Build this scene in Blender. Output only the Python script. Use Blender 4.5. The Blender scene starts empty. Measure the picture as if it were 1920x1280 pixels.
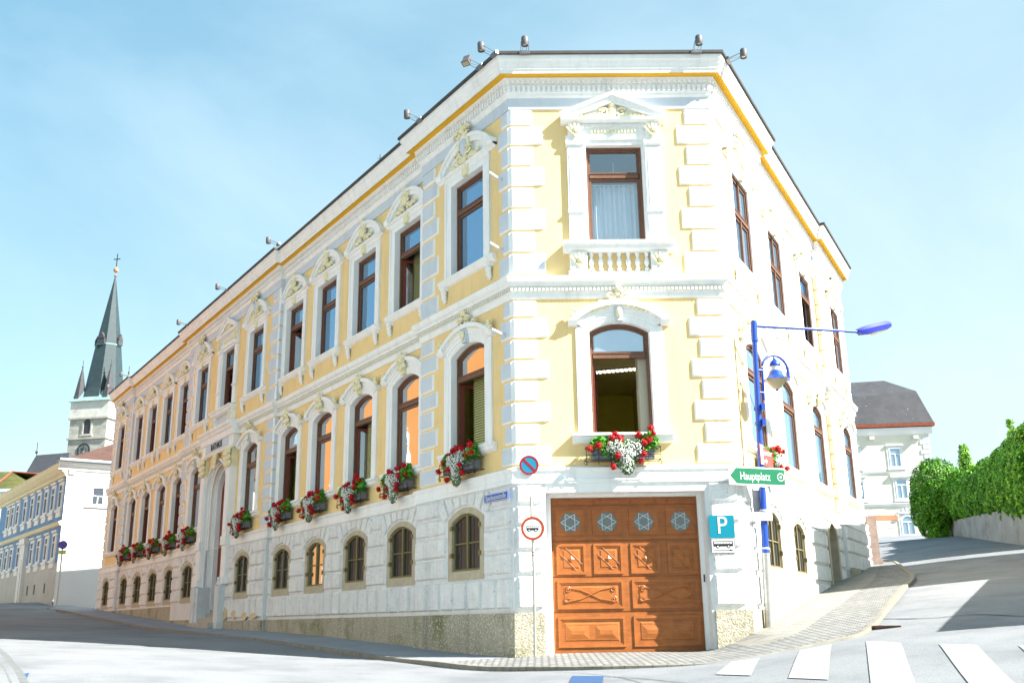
import bpy, bmesh, math, random
import numpy as np
from mathutils import Vector, Matrix
random.seed(7)
rnd = random.random
sc = bpy.context.scene
col = sc.collection
PI = math.pi

# ------------------------------------------------------------------ camera
CAMP = Vector((-.3739, -20.5054, .638))
_y, _t, _r = .0173, .2754, -.0155
fwd = Vector((math.sin(_y)*math.cos(_t), math.cos(_y)*math.cos(_t), math.sin(_t)))
rgt = Vector((math.cos(_y), -math.sin(_y), 0)); upv = rgt.cross(fwd)
r2 = rgt*math.cos(_r) + upv*math.sin(_r); u2 = -rgt*math.sin(_r) + upv*math.cos(_r)
cam = bpy.data.cameras.new('camera'); camo = bpy.data.objects.new('camera', cam); col.objects.link(camo)
cam.sensor_width = 36; cam.lens = 36*1851.93/1920; cam.clip_end = 2000; cam.clip_start = .1
mw = Matrix((( r2.x, u2.x, -fwd.x, CAMP.x), (r2.y, u2.y, -fwd.y, CAMP.y), (r2.z, u2.z, -fwd.z, CAMP.z), (0, 0, 0, 1)))
camo.matrix_world = mw
sc.camera = camo

# ------------------------------------------------------------------ world and sun
SUN = Vector((.7025, -.3055, .643)).normalized()
w = bpy.data.worlds.new('World'); sc.world = w; w.use_nodes = True
nt = w.node_tree; N = nt.nodes; Lk = nt.links
bg = N['Background']
sky = N.new('ShaderNodeTexSky'); sky.sky_type = 'NISHITA'; sky.sun_disc = False
sky.sun_elevation = math.asin(SUN.z); sky.sun_rotation = math.atan2(SUN.x, SUN.y)
sky.altitude = 0; sky.air_density = 1.0; sky.dust_density = .6; sky.ozone_density = 1.5
tc = N.new('ShaderNodeTexCoord'); mp = N.new('ShaderNodeMapping'); mp.inputs['Scale'].default_value = (1, 1, 1.6)
mp.inputs['Rotation'].default_value = (.2, .5, .35)
nz = N.new('ShaderNodeTexNoise'); nz.inputs['Scale'].default_value = 1.7; nz.inputs['Detail'].default_value = 9; nz.inputs['Roughness'].default_value = .56
nz.inputs['Distortion'].default_value = .6
cr = N.new('ShaderNodeValToRGB'); cr.color_ramp.elements[0].position = .44; cr.color_ramp.elements[1].position = .85
cr.color_ramp.elements[0].color = (0, 0, 0, 1); cr.color_ramp.elements[1].color = (.45, .45, .45, 1)
mx = N.new('ShaderNodeMixRGB'); mx.inputs['Color2'].default_value = (7.0, 7.2, 7.2, 1)
tint = N.new('ShaderNodeMixRGB'); tint.blend_type = 'MULTIPLY'; tint.inputs['Fac'].default_value = 1
tint.inputs['Color2'].default_value = (1.0, 1.12, .9, 1)
Lk.new(tc.outputs['Generated'], mp.inputs['Vector']); Lk.new(mp.outputs['Vector'], nz.inputs['Vector'])
Lk.new(nz.outputs['Fac'], cr.inputs['Fac']); Lk.new(cr.outputs['Color'], mx.inputs['Fac'])
Lk.new(sky.outputs['Color'], tint.inputs['Color1']); Lk.new(tint.outputs['Color'], mx.inputs['Color1'])
hz = N.new('ShaderNodeMixRGB'); hz.inputs['Fac'].default_value = .7; 
sep = N.new('ShaderNodeVectorMath'); sep.operation = 'DOT_PRODUCT'; sep.inputs[1].default_value = (-.38, -.05, 1.0); Lk.new(tc.outputs['Generated'], sep.inputs[0])
hr = N.new('ShaderNodeValToRGB'); he = hr.color_ramp.elements; he[0].position = 0; he[0].color = (2.1, 2.5, 2.6, 1); he[1].position = .8; he[1].color = (.6, 1.55, 2.3, 1)
he_ = he.new(.36); he_.color = (1.3, 2.05, 2.45, 1)
Lk.new(sep.outputs['Value'], hr.inputs['Fac']); Lk.new(hr.outputs['Color'], hz.inputs['Color2'])
Lk.new(mx.outputs['Color'], hz.inputs['Color1']); Lk.new(hz.outputs['Color'], bg.inputs['Color'])
bg.inputs['Strength'].default_value = .08
sl = bpy.data.lights.new('sun', 'SUN'); sl.energy = 4.2; sl.angle = math.radians(.5); sl.color = (1, .97, .92)
so = bpy.data.objects.new('sun', sl); col.objects.link(so); so.rotation_euler = SUN.to_track_quat('Z', 'Y').to_euler(); so.location = (30, -20, 40)
vs = sc.view_settings; vs.view_transform = 'Standard'; vs.look = 'None'; vs.gamma = 1; vs.exposure = 2.15
try: vs.use_curve_mapping = False
except Exception: pass

# ------------------------------------------------------------------ materials
def _n(nt, t, **k):
    n = nt.nodes.new(t)
    for a, b in k.items(): n.inputs[a].default_value = b
    return n
def ramp(nt, fac, stops):
    c = nt.nodes.new('ShaderNodeValToRGB'); e = c.color_ramp.elements
    while len(e) < len(stops): e.new(.5)
    for q, (p, cc) in zip(e, stops): q.position = p; q.color = (*cc, 1) if len(cc) == 3 else cc
    nt.links.new(fac, c.inputs['Fac']); return c.outputs['Color']
def mat(name, c, rough=.85, var=.08, scale=2.5, bump=0, bscale=40, spec=.25, metal=0, c2=None, lo=.5, hi=.65, s2=1.2, c3=None, lo3=.55, hi3=.7, s3=8, bdist=.02):
    m = bpy.data.materials.new(name); m.use_nodes = True; t = m.node_tree; b = t.nodes['Principled BSDF']
    b.inputs['Roughness'].default_value = rough; b.inputs['Metallic'].default_value = metal; b.inputs['Specular IOR Level'].default_value = spec
    co = t.nodes.new('ShaderNodeTexCoord').outputs['Object']
    n1 = _n(t, 'ShaderNodeTexNoise', Scale=scale, Detail=6, Roughness=.6); t.links.new(co, n1.inputs['Vector'])
    out = ramp(t, n1.outputs['Fac'], [(.3, [x*(1-var) for x in c]), (.7, [min(1, x*(1+var)) for x in c])])
    for cc, l, h, s in ((c2, lo, hi, s2), (c3, lo3, hi3, s3)):
        if cc is None: continue
        n2 = _n(t, 'ShaderNodeTexNoise', Scale=s, Detail=8, Roughness=.65); t.links.new(co, n2.inputs['Vector'])
        f = ramp(t, n2.outputs['Fac'], [(l, (0, 0, 0)), (h, (1, 1, 1))])
        mxx = t.nodes.new('ShaderNodeMixRGB'); t.links.new(f, mxx.inputs['Fac']); t.links.new(out, mxx.inputs['Color1']); mxx.inputs['Color2'].default_value = (*cc, 1); out = mxx.outputs['Color']
    t.links.new(out, b.inputs['Base Color'])
    if bump:
        n3 = _n(t, 'ShaderNodeTexNoise', Scale=bscale, Detail=5, Roughness=.65); t.links.new(co, n3.inputs['Vector'])
        bp = _n(t, 'ShaderNodeBump', Strength=bump, Distance=bdist); t.links.new(n3.outputs['Fac'], bp.inputs['Height']); t.links.new(bp.outputs['Normal'], b.inputs['Normal'])
    return m
def brickmat(name, c1, c2, mort, w, h, ms=.02, rough=.85, bump=.4, rot=0, var=.5):
    m = mat(name, c1, rough=rough); t = m.node_tree; b = t.nodes['Principled BSDF']
    co = t.nodes.new('ShaderNodeTexCoord').outputs['Object']; mpn = t.nodes.new('ShaderNodeMapping'); mpn.inputs['Rotation'].default_value = (0, 0, rot) if not isinstance(rot, tuple) else rot
    t.links.new(co, mpn.inputs['Vector'])
    nzz = _n(t, 'ShaderNodeTexNoise', Scale=3, Detail=3); t.links.new(mpn.outputs['Vector'], nzz.inputs['Vector'])
    wob = t.nodes.new('ShaderNodeMixRGB'); wob.inputs['Fac'].default_value = .03*min(1, w*4); t.links.new(mpn.outputs['Vector'], wob.inputs['Color1']); t.links.new(nzz.outputs['Color'], wob.inputs['Color2'])
    br = _n(t, 'ShaderNodeTexBrick', Scale=1.0); br.inputs['Mortar Size'].default_value = ms; br.inputs['Brick Width'].default_value = w; br.inputs['Row Height'].default_value = h
    br.inputs['Color1'].default_value = (*c1, 1); br.inputs['Color2'].default_value = (*c2, 1); br.inputs['Mortar'].default_value = (*mort, 1); br.inputs['Bias'].default_value = 0
    t.links.new(wob.outputs['Color'], br.inputs['Vector'])
    n2 = _n(t, 'ShaderNodeTexNoise', Scale=1.3, Detail=7, Roughness=.7); t.links.new(co, n2.inputs['Vector'])
    f = ramp(t, n2.outputs['Fac'], [(.3, (1-var*.5,)*3), (.7, (1, 1, 1))])
    mu = t.nodes.new('ShaderNodeMixRGB'); mu.blend_type = 'MULTIPLY'; mu.inputs['Fac'].default_value = 1
    t.links.new(br.outputs['Color'], mu.inputs['Color1']); t.links.new(f, mu.inputs['Color2']); t.links.new(mu.outputs['Color'], b.inputs['Base Color'])
    if bump:
        bp = _n(t, 'ShaderNodeBump', Strength=bump, Distance=.02); bp.invert = True; t.links.new(br.outputs['Fac'], bp.inputs['Height']); t.links.new(bp.outputs['Normal'], b.inputs['Normal'])
    return m
def glassmat(name, dark, fac, tintc=(.82, .9, 1), rough=.02):
    m = bpy.data.materials.new(name); m.use_nodes = True; t = m.node_tree; t.nodes.remove(t.nodes['Principled BSDF'])
    d = t.nodes.new('ShaderNodeBsdfDiffuse'); d.inputs['Color'].default_value = (*dark, 1)
    g = t.nodes.new('ShaderNodeBsdfGlossy'); g.inputs['Color'].default_value = (*tintc, 1); g.inputs['Roughness'].default_value = rough
    co = t.nodes.new('ShaderNodeTexCoord').outputs['Object']
    n3 = _n(t, 'ShaderNodeTexNoise', Scale=1.4, Detail=1); t.links.new(co, n3.inputs['Vector'])
    bp = _n(t, 'ShaderNodeBump', Strength=.06, Distance=.05); t.links.new(n3.outputs['Fac'], bp.inputs['Height']); t.links.new(bp.outputs['Normal'], g.inputs['Normal'])
    x = t.nodes.new('ShaderNodeMixShader'); x.inputs['Fac'].default_value = fac
    t.links.new(d.outputs[0], x.inputs[1]); t.links.new(g.outputs[0], x.inputs[2]); t.links.new(x.outputs[0], t.nodes['Material Output'].inputs['Surface'])
    return m
def clearmat(name, fac):
    m = bpy.data.materials.new(name); m.use_nodes = True; t = m.node_tree; t.nodes.remove(t.nodes['Principled BSDF'])
    d = t.nodes.new('ShaderNodeBsdfTransparent'); g = t.nodes.new('ShaderNodeBsdfGlossy'); g.inputs['Roughness'].default_value = .02
    x = t.nodes.new('ShaderNodeMixShader'); x.inputs['Fac'].default_value = fac
    t.links.new(d.outputs[0], x.inputs[1]); t.links.new(g.outputs[0], x.inputs[2]); t.links.new(x.outputs[0], t.nodes['Material Output'].inputs['Surface'])
    return m
def emat(name, c, s):
    m = bpy.data.materials.new(name); m.use_nodes = True; b = m.node_tree.nodes['Principled BSDF']
    b.inputs['Base Color'].default_value = (*c, 1); b.inputs['Emission Color'].default_value = (*c, 1); b.inputs['Emission Strength'].default_value = s; return m
YEL = mat('plaster_yellow', (.80, .585, .275), var=.05, scale=1.3, bump=.12, bscale=60)
YEL2 = mat('yellow_soffit_bounce', (.72, .40, .03), var=.06)  # soffit yellow, deepened in the colour for light bounced under the cornice
WHT = mat('plaster_white', (.82, .82, .80), var=.04, scale=1.8, bump=.1, bscale=50)
GRY = mat('plaster_grey', (.56, .61, .66), var=.05, scale=2, bump=.1, bscale=50)
RUS = mat('rusticated_plaster', (.84, .84, .82), var=.07, scale=3, bump=1.0, bscale=17, c2=(.70, .70, .68), lo=.55, hi=.75, s2=2.2, c3=(.30, .29, .27), lo3=.6, hi3=.70, s3=15, bdist=.06)
RUS2 = mat('basement_plaster', (.68, .69, .69), var=.06, scale=3, bump=.35, bscale=30)
PLI = mat('conglomerate_stone', (.43, .39, .29), var=.35, scale=26, bump=1.0, bscale=22, c2=(.22, .21, .10), lo=.5, hi=.68, s2=.9, c3=(.72, .69, .6), lo3=.56, hi3=.62, s3=24, bdist=.05)
CRE = mat('ornament_cream', (.78, .71, .47), var=.12, scale=9, bump=.3, bscale=50)
CREW = mat('ornament_white', (.68, .66, .55), var=.1, scale=9, bump=.3, bscale=50)
TAN = mat('window_stone', (.44, .39, .28), var=.15, scale=6, bump=.4, bscale=40)
BRN = mat('window_wood', (.145, .068, .038), rough=.5, var=.2, scale=14, spec=.4)
def grain(m, k=.35):
    t = m.node_tree; b = t.nodes['Principled BSDF']; src = b.inputs['Base Color'].links[0].from_socket
    co = t.nodes.new('ShaderNodeTexCoord').outputs['Object']; mpn = t.nodes.new('ShaderNodeMapping'); mpn.inputs['Scale'].default_value = (2.2, 1, 60); t.links.new(co, mpn.inputs['Vector'])
    n_ = _n(t, 'ShaderNodeTexNoise', Scale=1.5, Detail=7, Roughness=.7); t.links.new(mpn.outputs['Vector'], n_.inputs['Vector'])
    f = ramp(t, n_.outputs['Fac'], [(.35, (1-k,)*3), (.62, (1, 1, 1))]); mu = t.nodes.new('ShaderNodeMixRGB'); mu.blend_type = 'MULTIPLY'; mu.inputs['Fac'].default_value = 1
    t.links.new(src, mu.inputs['Color1']); t.links.new(f, mu.inputs['Color2']); t.links.new(mu.outputs['Color'], b.inputs['Base Color']); return m
BRNR = mat('window_wood_red', (.15, .028, .018), rough=.5, var=.2, scale=14, spec=.4)
GAR = mat('garage_wood', (.36, .112, .024), rough=.45, var=.18, scale=5, spec=.35, bump=.08, bscale=90)
GAR2 = mat('garage_wood_light', (.38, .12, .026), rough=.42, var=.15, scale=5, spec=.35)
def streaks(m, k=.16, sx=4.5):
    t = m.node_tree; b = t.nodes['Principled BSDF']; src = b.inputs['Base Color'].links[0].from_socket
    co = t.nodes.new('ShaderNodeTexCoord').outputs['Object']; mpn = t.nodes.new('ShaderNodeMapping'); mpn.inputs['Scale'].default_value = (sx, sx, .3); t.links.new(co, mpn.inputs['Vector'])
    n_ = _n(t, 'ShaderNodeTexNoise', Scale=1.0, Detail=8, Roughness=.72); t.links.new(mpn.outputs['Vector'], n_.inputs['Vector'])
    f = ramp(t, n_.outputs['Fac'], [(.3, (1-k, 1-k*.95, 1-k*.85)), (.5, (1, 1, 1))]); mu = t.nodes.new('ShaderNodeMixRGB'); mu.blend_type = 'MULTIPLY'; mu.inputs['Fac'].default_value = 1
    t.links.new(src, mu.inputs['Color1']); t.links.new(f, mu.inputs['Color2']); t.links.new(mu.outputs['Color'], b.inputs['Base Color'])
for _m, _k in ((YEL, .12), (WHT, .14), (RUS, .2), (RUS2, .2), (PLI, .35), (GRY, .1)): streaks(_m, _k)
grain(GAR); grain(GAR2, .25)
MET = mat('dark_metal', (.035, .035, .04), rough=.5, spec=.5)
GMET = mat('grey_metal', (.2, .2, .21), rough=.4, metal=.6, var=.1)
FLOOD = mat('lamp_housing', (.11, .105, .11), rough=.5, var=.1)
ROOF = mat('roof_sheet', (.06, .055, .05), rough=.6, var=.2)
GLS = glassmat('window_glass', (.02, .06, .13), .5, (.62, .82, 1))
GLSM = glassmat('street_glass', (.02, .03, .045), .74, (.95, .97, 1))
GLSR = glassmat('glass_pale_reflection', (.10, .17, .24), .55, (.8, .9, 1))  # base colour lightened to imitate pale sky reflection on the sunlit panes
GLSD = glassmat('dark_glass', (.03, .032, .032), .05, rough=.15)
CLR = clearmat('clear_glass', .22)
OLD = mat('interior_wall', (.32, .27, .05), rough=.9, var=.1)
OLDC = mat('interior_ceiling', (.45, .42, .32), rough=.9, var=.04)
BLIND = mat('blind_slats', (.62, .60, .27), rough=.7, var=.05)
CURT = mat('curtain_fabric', (.55, .66, .75), rough=.9, var=.06)
GRN = mat('leaf_green', (.085, .29, .02), rough=.6, var=.4, scale=30, spec=.3)
GRNL = mat('hanging_leaf', (.12, .20, .07), rough=.7, var=.3, scale=30)
RED = mat('geranium_red', (.44, .006, .010), rough=.6, var=.3, scale=40)
WFL = mat('white_blossom', (.78, .78, .74), rough=.7, var=.05)
PLT = mat('planter_plastic', (.13, .14, .15), rough=.5, var=.1)
IRON = mat('wrought_iron', (.03, .025, .022), rough=.55)
ASPH = mat('asphalt', (.182, .191, .20), rough=.92, var=.2, scale=.6, bump=.6, bscale=55, c2=(.215, .222, .228), lo=.42, hi=.62, s2=.3, c3=(.11, .115, .12), lo3=.55, hi3=.68, s3=38)
ASPW = mat('sidewalk_asphalt', (.25, .265, .285), rough=.92, var=.12, scale=.9, bump=.3, bscale=60, c3=(.11, .12, .14), lo3=.62, hi3=.72, s3=50)
SETT = brickmat('granite_setts', (.33, .33, .32), (.22, .22, .21), (.085, .083, .07), .15, .12, ms=.016, rot=.6, bump=.9)
SLAB = brickmat('paving_slabs', (.30, .285, .25), (.25, .24, .21), (.13, .12, .085), .55, .4, ms=.012, rot=1.07, bump=.4)
KRB = mat('kerb_granite', (.22, .205, .175), var=.18, scale=6, bump=.5, bscale=50)
KRBL = mat('kerb_granite_light', (.215, .20, .16), var=.18, scale=6, bump=.5, bscale=50)
LINE = mat('road_paint_white', (.30, .30, .295), rough=.8, var=.1, scale=5, c3=(.20, .205, .21), lo3=.6, hi3=.68, s3=14, bump=.4, bscale=50)
BPNT = mat('road_paint_blue', (.03, .075, .17), rough=.8, var=.1)
BLU = mat('pole_blue', (.010, .055, .33), rough=.35, var=.06, spec=.5)
BLUH = mat('lamp_head_blue', (.025, .04, .38), rough=.4, var=.06, spec=.4)
GALV = mat('galvanised_steel', (.42, .41, .38), rough=.45, metal=.7, var=.12, scale=8)
WENA = mat('white_enamel', (.62, .62, .6), rough=.4, var=.03, spec=.4)
LENS = mat('lamp_lens', (.42, .36, .22), rough=.2, var=.05, spec=.5)
SGRN = mat('sign_green', (.0, .12, .05), rough=.45, var=.03)
STEAL = mat('sign_teal', (.0, .18, .25), rough=.45, var=.03)
SRED = mat('sign_red', (.24, .010, .018), rough=.45, var=.03)
SORG = mat('sign_ring_orange', (.28, .04, .012), rough=.45, var=.04)
SCYAN = mat('sign_blue_disc', (.012, .17, .28), rough=.45, var=.03)
SBLUE = mat('plate_blue', (.025, .10, .45), rough=.4, var=.03)
BLK = mat('sign_black', (.015, .015, .018), rough=.5)
PINK = mat('faded_red_panel', (.34, .07, .06), rough=.5, var=.1)

# ------------------------------------------------------------------ mesh helpers
class MB:
    def __init__(s): s.v = []; s.f = []; s.m = []; s.r = []
    def add(s, V, F, mi=0):
        b = len(s.v); s.v += [tuple(p) for p in V]
        s.r.append((b, len(s.v), len(s.f), len(s.f)+len(F)))
        for f in F: s.f.append([b+i for i in f]); s.m.append(mi)
    def box(s, x0, x1, y0, y1, z0, z1, mi=0):
        V = [(x, y, z) for z in (z0, z1) for y in (y0, y1) for x in (x0, x1)]
        s.add(V, [(0, 2, 3, 1), (4, 5, 7, 6), (0, 1, 5, 4), (2, 6, 7, 3), (0, 4, 6, 2), (1, 3, 7, 5)], mi)
    def obox(s, c, sx, sy, sz, M3, mi=0):
        V = [Vector(c) + M3 @ Vector((x*sx/2, y*sy/2, z*sz/2)) for z in (-1, 1) for y in (-1, 1) for x in (-1, 1)]
        s.add(V, [(0, 2, 3, 1), (4, 5, 7, 6), (0, 1, 5, 4), (2, 6, 7, 3), (0, 4, 6, 2), (1, 3, 7, 5)], mi)
    def block(s, x0, x1, z0, z1, yb, yf, bev=.03, mi=0, ms=None):
        ms = mi if ms is None else ms
        V = [(x0, yb, z0), (x1, yb, z0), (x1, yb, z1), (x0, yb, z1), (x0+bev, yf, z0+bev), (x1-bev, yf, z0+bev), (x1-bev, yf, z1-bev), (x0+bev, yf, z1-bev)]
        s.add(V, [(4, 5, 6, 7)], mi); s.add(V, [(0, 1, 5, 4), (1, 2, 6, 5), (2, 3, 7, 6), (3, 0, 4, 7)], ms)
    def poly(s, P, yb, yf, bev=0, mi=0, ms=None):
        """prism of an xz outline between y=yb (back) and y=yf (front); bev shrinks the front about the centroid"""
        ms = mi if ms is None else ms; n = len(P); cx = sum(p[0] for p in P)/n; cz = sum(p[1] for p in P)/n
        Fp = []
        for x, z in P:
            dx, dz = cx-x, cz-z; l = math.hypot(dx, dz) or 1; Fp.append((x+dx/l*bev, z+dz/l*bev))
        V = [(x, yb, z) for x, z in P] + [(x, yf, z) for x, z in Fp]
        s.add(V, [tuple(range(n, 2*n))], mi); s.add(V, [tuple(range(n-1, -1, -1))] + [(i, (i+1) % n, n+(i+1) % n, n+i) for i in range(n)], ms)
    def ring(s, O, I, yb, yf, mi=0, closed=True):
        n = len(O); V = [(x, y, z) for P in (O, I) for y in (yb, yf) for x, z in P]
        ob_, of, ib, if_ = 0, n, 2*n, 3*n; F = []
        for i in range(n if closed else n-1):
            j = (i+1) % n
            F += [(of+i, of+j, if_+j, if_+i), (ob_+i, ib+i, ib+j, ob_+j), (ob_+i, ob_+j, of+j, of+i), (ib+i, if_+i, if_+j, ib+j)]
        if not closed: F += [(0, n, 3*n, 2*n), (n-1, 3*n-1, 4*n-1, 2*n-1)]
        s.add(V, F, mi)
    def tube(s, P, r, n=6, mi=0, cap=True):
        P = [Vector(p) for p in P]; rings = []; R = r if isinstance(r, (list, tuple)) else [r]*len(P)
        up = Vector((.013, .021, 1))
        for i, p in enumerate(P):
            d = (P[min(i+1, len(P)-1)] - P[max(i-1, 0)]).normalized()
            a = d.cross(up)
            if a.length < .05: a = d.cross(Vector((1, .1, 0)))
            a.normalize(); b = d.cross(a)
            rings.append([p + (a*math.cos(2*PI*k/n) + b*math.sin(2*PI*k/n))*R[i] for k in range(n)])
        V = [q for g in rings for q in g]; F = []
        for i in range(len(P)-1):
            for k in range(n): F.append((i*n+k, i*n+(k+1) % n, (i+1)*n+(k+1) % n, (i+1)*n+k))
        if cap: F += [tuple(range(n)), tuple(range((len(P)-1)*n, len(P)*n))]
        s.add(V, F, mi)
    def lathe(s, prof, c, n=16, M3=None, mi=0):
        V = []; c = Vector(c)
        for r, z in prof:
            for k in range(n):
                q = Vector((r*math.cos(2*PI*k/n), r*math.sin(2*PI*k/n), z)); V.append(c + (M3 @ q if M3 else q))
        F = [(i*n+k, i*n+(k+1) % n, (i+1)*n+(k+1) % n, (i+1)*n+k) for i in range(len(prof)-1) for k in range(n)]
        F += [tuple(range(n)), tuple(range((len(prof)-1)*n, len(prof)*n))]
        s.add(V, F, mi)
    def ell(s, c, rx, ry, rz, nu=8, nv=5, rot=0, mi=0):
        c = Vector(c); M3 = Matrix.Rotation(rot, 3, 'Y'); V = []; F = []
        V.append(c + M3 @ Vector((0, 0, rz)))
        for i in range(1, nv):
            t = PI*i/nv
            for k in range(nu): V.append(c + M3 @ Vector((rx*math.sin(t)*math.cos(2*PI*k/nu), ry*math.sin(t)*math.sin(2*PI*k/nu), rz*math.cos(t))))
        V.append(c + M3 @ Vector((0, 0, -rz))); e = len(V)-1
        for k in range(nu): F.append((0, 1+k, 1+(k+1) % nu)); F.append((e, e-nu+(k+1) % nu, e-nu+k))
        for i in range(nv-2):
            for k in range(nu): F.append((1+i*nu+k, 1+(i+1)*nu+k, 1+(i+1)*nu+(k+1) % nu, 1+i*nu+(k+1) % nu))
        s.add(V, F, mi)
    def scroll(s, c, R, turns=1.4, r=.03, mir=1, start=0, n=18, sq=1):
        x, y, z = c; P = []
        for i in range(n+1):
            t = i/n; a = start + 2*PI*turns*t; q = R*(1-.82*t); P.append((x+mir*q*math.cos(a), y-.01*t, z+sq*q*math.sin(a)))
        s.tube(P, [r*(1-.4*i/n) for i in range(n+1)], 5)
    def pieces(s):
        """the far-apart pieces of this builder, each as a builder of its own"""
        k = len(s.r); P = np.array(s.v); lo = np.array([P[a:b].min(0) for a, b, _, _ in s.r]); hi = np.array([P[a:b].max(0) for a, b, _, _ in s.r]); sz = (hi-lo).max(1)
        gap = np.maximum(0, np.maximum(lo[:, None]-hi[None], lo[None]-hi[:, None])); near = np.sqrt((gap**2).sum(2)) <= np.maximum(.02, .42*np.maximum(sz[:, None], sz[None]))
        lab = list(range(k))
        def find(i):
            while lab[i] != i: lab[i] = lab[lab[i]]; i = lab[i]
            return i
        for a, b in zip(*np.nonzero(np.triu(near, 1))): lab[find(int(a))] = find(int(b))
        out = {}
        for i, (a, b, f0, f1) in enumerate(s.r):
            q = out.setdefault(find(i), MB()); n = len(q.v); q.v += s.v[a:b]; q.r.append((n, len(q.v), len(q.f), len(q.f)+f1-f0))
            q.f += [[v-a+n for v in f] for f in s.f[f0:f1]]; q.m += s.m[f0:f1]
        return list(out.values())
    def meshes(s, name, mats, **k): return [q.mesh(name, mats, **k) for q in s.pieces()]
    def mesh(s, name, mats, smooth=None, recalc=True):
        me = bpy.data.meshes.new(name); me.from_pydata(s.v, [], s.f)
        for m in (mats if isinstance(mats, (list, tuple)) else [mats]): me.materials.append(m)
        me.polygons.foreach_set('material_index', s.m)
        if recalc:
            bm = bmesh.new(); bm.from_mesh(me); bmesh.ops.recalc_face_normals(bm, faces=bm.faces[:]); bm.to_mesh(me); bm.free()
        if smooth is not None:
            me.polygons.foreach_set('use_smooth', [True]*len(me.polygons))
            me.set_sharp_from_angle(angle=math.radians(smooth))
        me.update(); return me
def ob(name, me, parent=None, M=None):
    if isinstance(me, list): return [ob(name, q, parent, M) for q in me]
    o = bpy.data.objects.new(name, me); col.objects.link(o)
    if parent is not None: o.parent = parent
    if M is not None: o.matrix_local = M
    return o
def tag(o, label=None, cat=None, group=None, kind=None):
    for k, v in (('label', label), ('category', cat), ('group', group), ('kind', kind)):
        if v: o[k] = v
    return o
def empty(name, M, label, cat, group=None):
    o = bpy.data.objects.new(name, None); col.objects.link(o); o.empty_display_size = .2; o.matrix_world = M
    return tag(o, label, cat, group)
def arch(hw, z0, zs, rise, n=10, ins=0):
    """opening outline, counter-clockwise from bottom left; rise 0 gives a rectangle"""
    h = hw-ins
    if rise < 1e-6: top = [(h-2*h*k/n, zs-ins) for k in range(n+1)]
    else:
        R = (hw*hw+rise*rise)/(2*rise); zc = zs+rise-R; R -= ins; a0 = math.asin(max(-1, min(1, h/R)))
        if rise >= hw*.999: a0 = PI/2
        top = [(R*math.sin(a0-2*a0*k/n), zc+R*math.cos(a0-2*a0*k/n)) for k in range(n+1)]
    return [(-h, z0+ins), (h, z0+ins)] + top
def text(s, size, M, m, parent, name='lettering', sx=1, ext=.004, align='CENTER'):
    c = bpy.data.curves.new('t', 'FONT'); c.body = s; c.size = size; c.extrude = ext; c.align_x = align; c.align_y = 'CENTER'
    t = bpy.data.objects.new('t', c); col.objects.link(t)
    dg = bpy.context.evaluated_depsgraph_get(); me = bpy.data.meshes.new_from_object(t.evaluated_get(dg)); bpy.data.objects.remove(t); bpy.data.curves.remove(c)
    me.transform(Matrix.Rotation(PI/2, 4, 'X') @ Matrix.Scale(sx, 4, (1, 0, 0))); me.materials.clear(); me.materials.append(m)
    return ob(name, me, parent, M)
T = Matrix.Translation
RZ = lambda a: Matrix.Rotation(a, 4, 'Z')

# ------------------------------------------------------------------ plan of the town hall
A, B, W, UL, RL = 1.0046, 1.0705, 4.61, 40.24, 16.5
tL = Vector((-math.cos(A), math.sin(A), 0)); nL = Vector((-math.sin(A), -math.cos(A), 0))
tR = Vector((math.cos(B), math.sin(B), 0)); nR = Vector((math.sin(B), -math.cos(B), 0)); oR = Vector((W, 0, 0))
FL, FC, FR = RZ(-A), Matrix.Identity(4), T((W, 0, 0)) @ RZ(B)     # local x right as seen from the street, y into the wall
def PL(u, d): return tL*u + nL*d
def PR(r, d): return oR + tR*r + nR*d
WIN_U = [1.88, 5.28, 8.0, 10.78, 13.52, 16.9, 20.12, 23.5, 26.75, 29.5, 32.3, 35.05, 38.33]
PAV = {0, 5, 6, 7, 12}
WIN_R = [2.3, 6.4, 10.35, 14.6]
SEGL = [(0, 4.15, 0), (4.15, 14.6, -.15), (14.6, 25.64, 0), (25.64, 36.09, -.15), (36.09, UL, 0)]
SEGR = [(0, 4.2, 0), (4.2, 12.0, -.15), (12.0, RL, 0)]
def outline(dd=0):
    P = []
    for a, b, d in reversed(SEGL): P += [PL(b, d+dd*0), PL(a, d+dd*0)]
    for a, b, d in SEGR: P += [PR(a, d), PR(b, d)]
    Q = []
    for p in P:
        if not Q or (p-Q[-1]).length > 1e-4: Q.append(p)
    return Q
PATH = outline()
def offset(P, d):
    out = []
    for i, p in enumerate(P):
        ns = []
        if i > 0: e = (p-P[i-1]).normalized(); ns.append(Vector((e.y, -e.x, 0)))
        if i < len(P)-1: e = (P[i+1]-p).normalized(); ns.append(Vector((e.y, -e.x, 0)))
        m = ns[0] if len(ns) == 1 else (ns[0]+ns[1])/(1+ns[0].dot(ns[1]))
        out.append(p + m*d)
    return out
def sweep(mb, P, prof, mi=0, caps=True):
    rows = [[(q.x, q.y, z) for q in offset(P, d)] for d, z in prof]; n = len(P); V = [q for r in rows for q in r]
    F = [(i*n+k, i*n+k+1, (i+1)*n+k+1, (i+1)*n+k) for i in range(len(prof)-1) for k in range(n-1)]
    mb.add(V, F, mi)
    if caps: mb.add([r[0] for r in rows], [tuple(range(len(rows)))], mi); mb.add([r[-1] for r in rows], [tuple(range(len(rows)))], mi)
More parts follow.
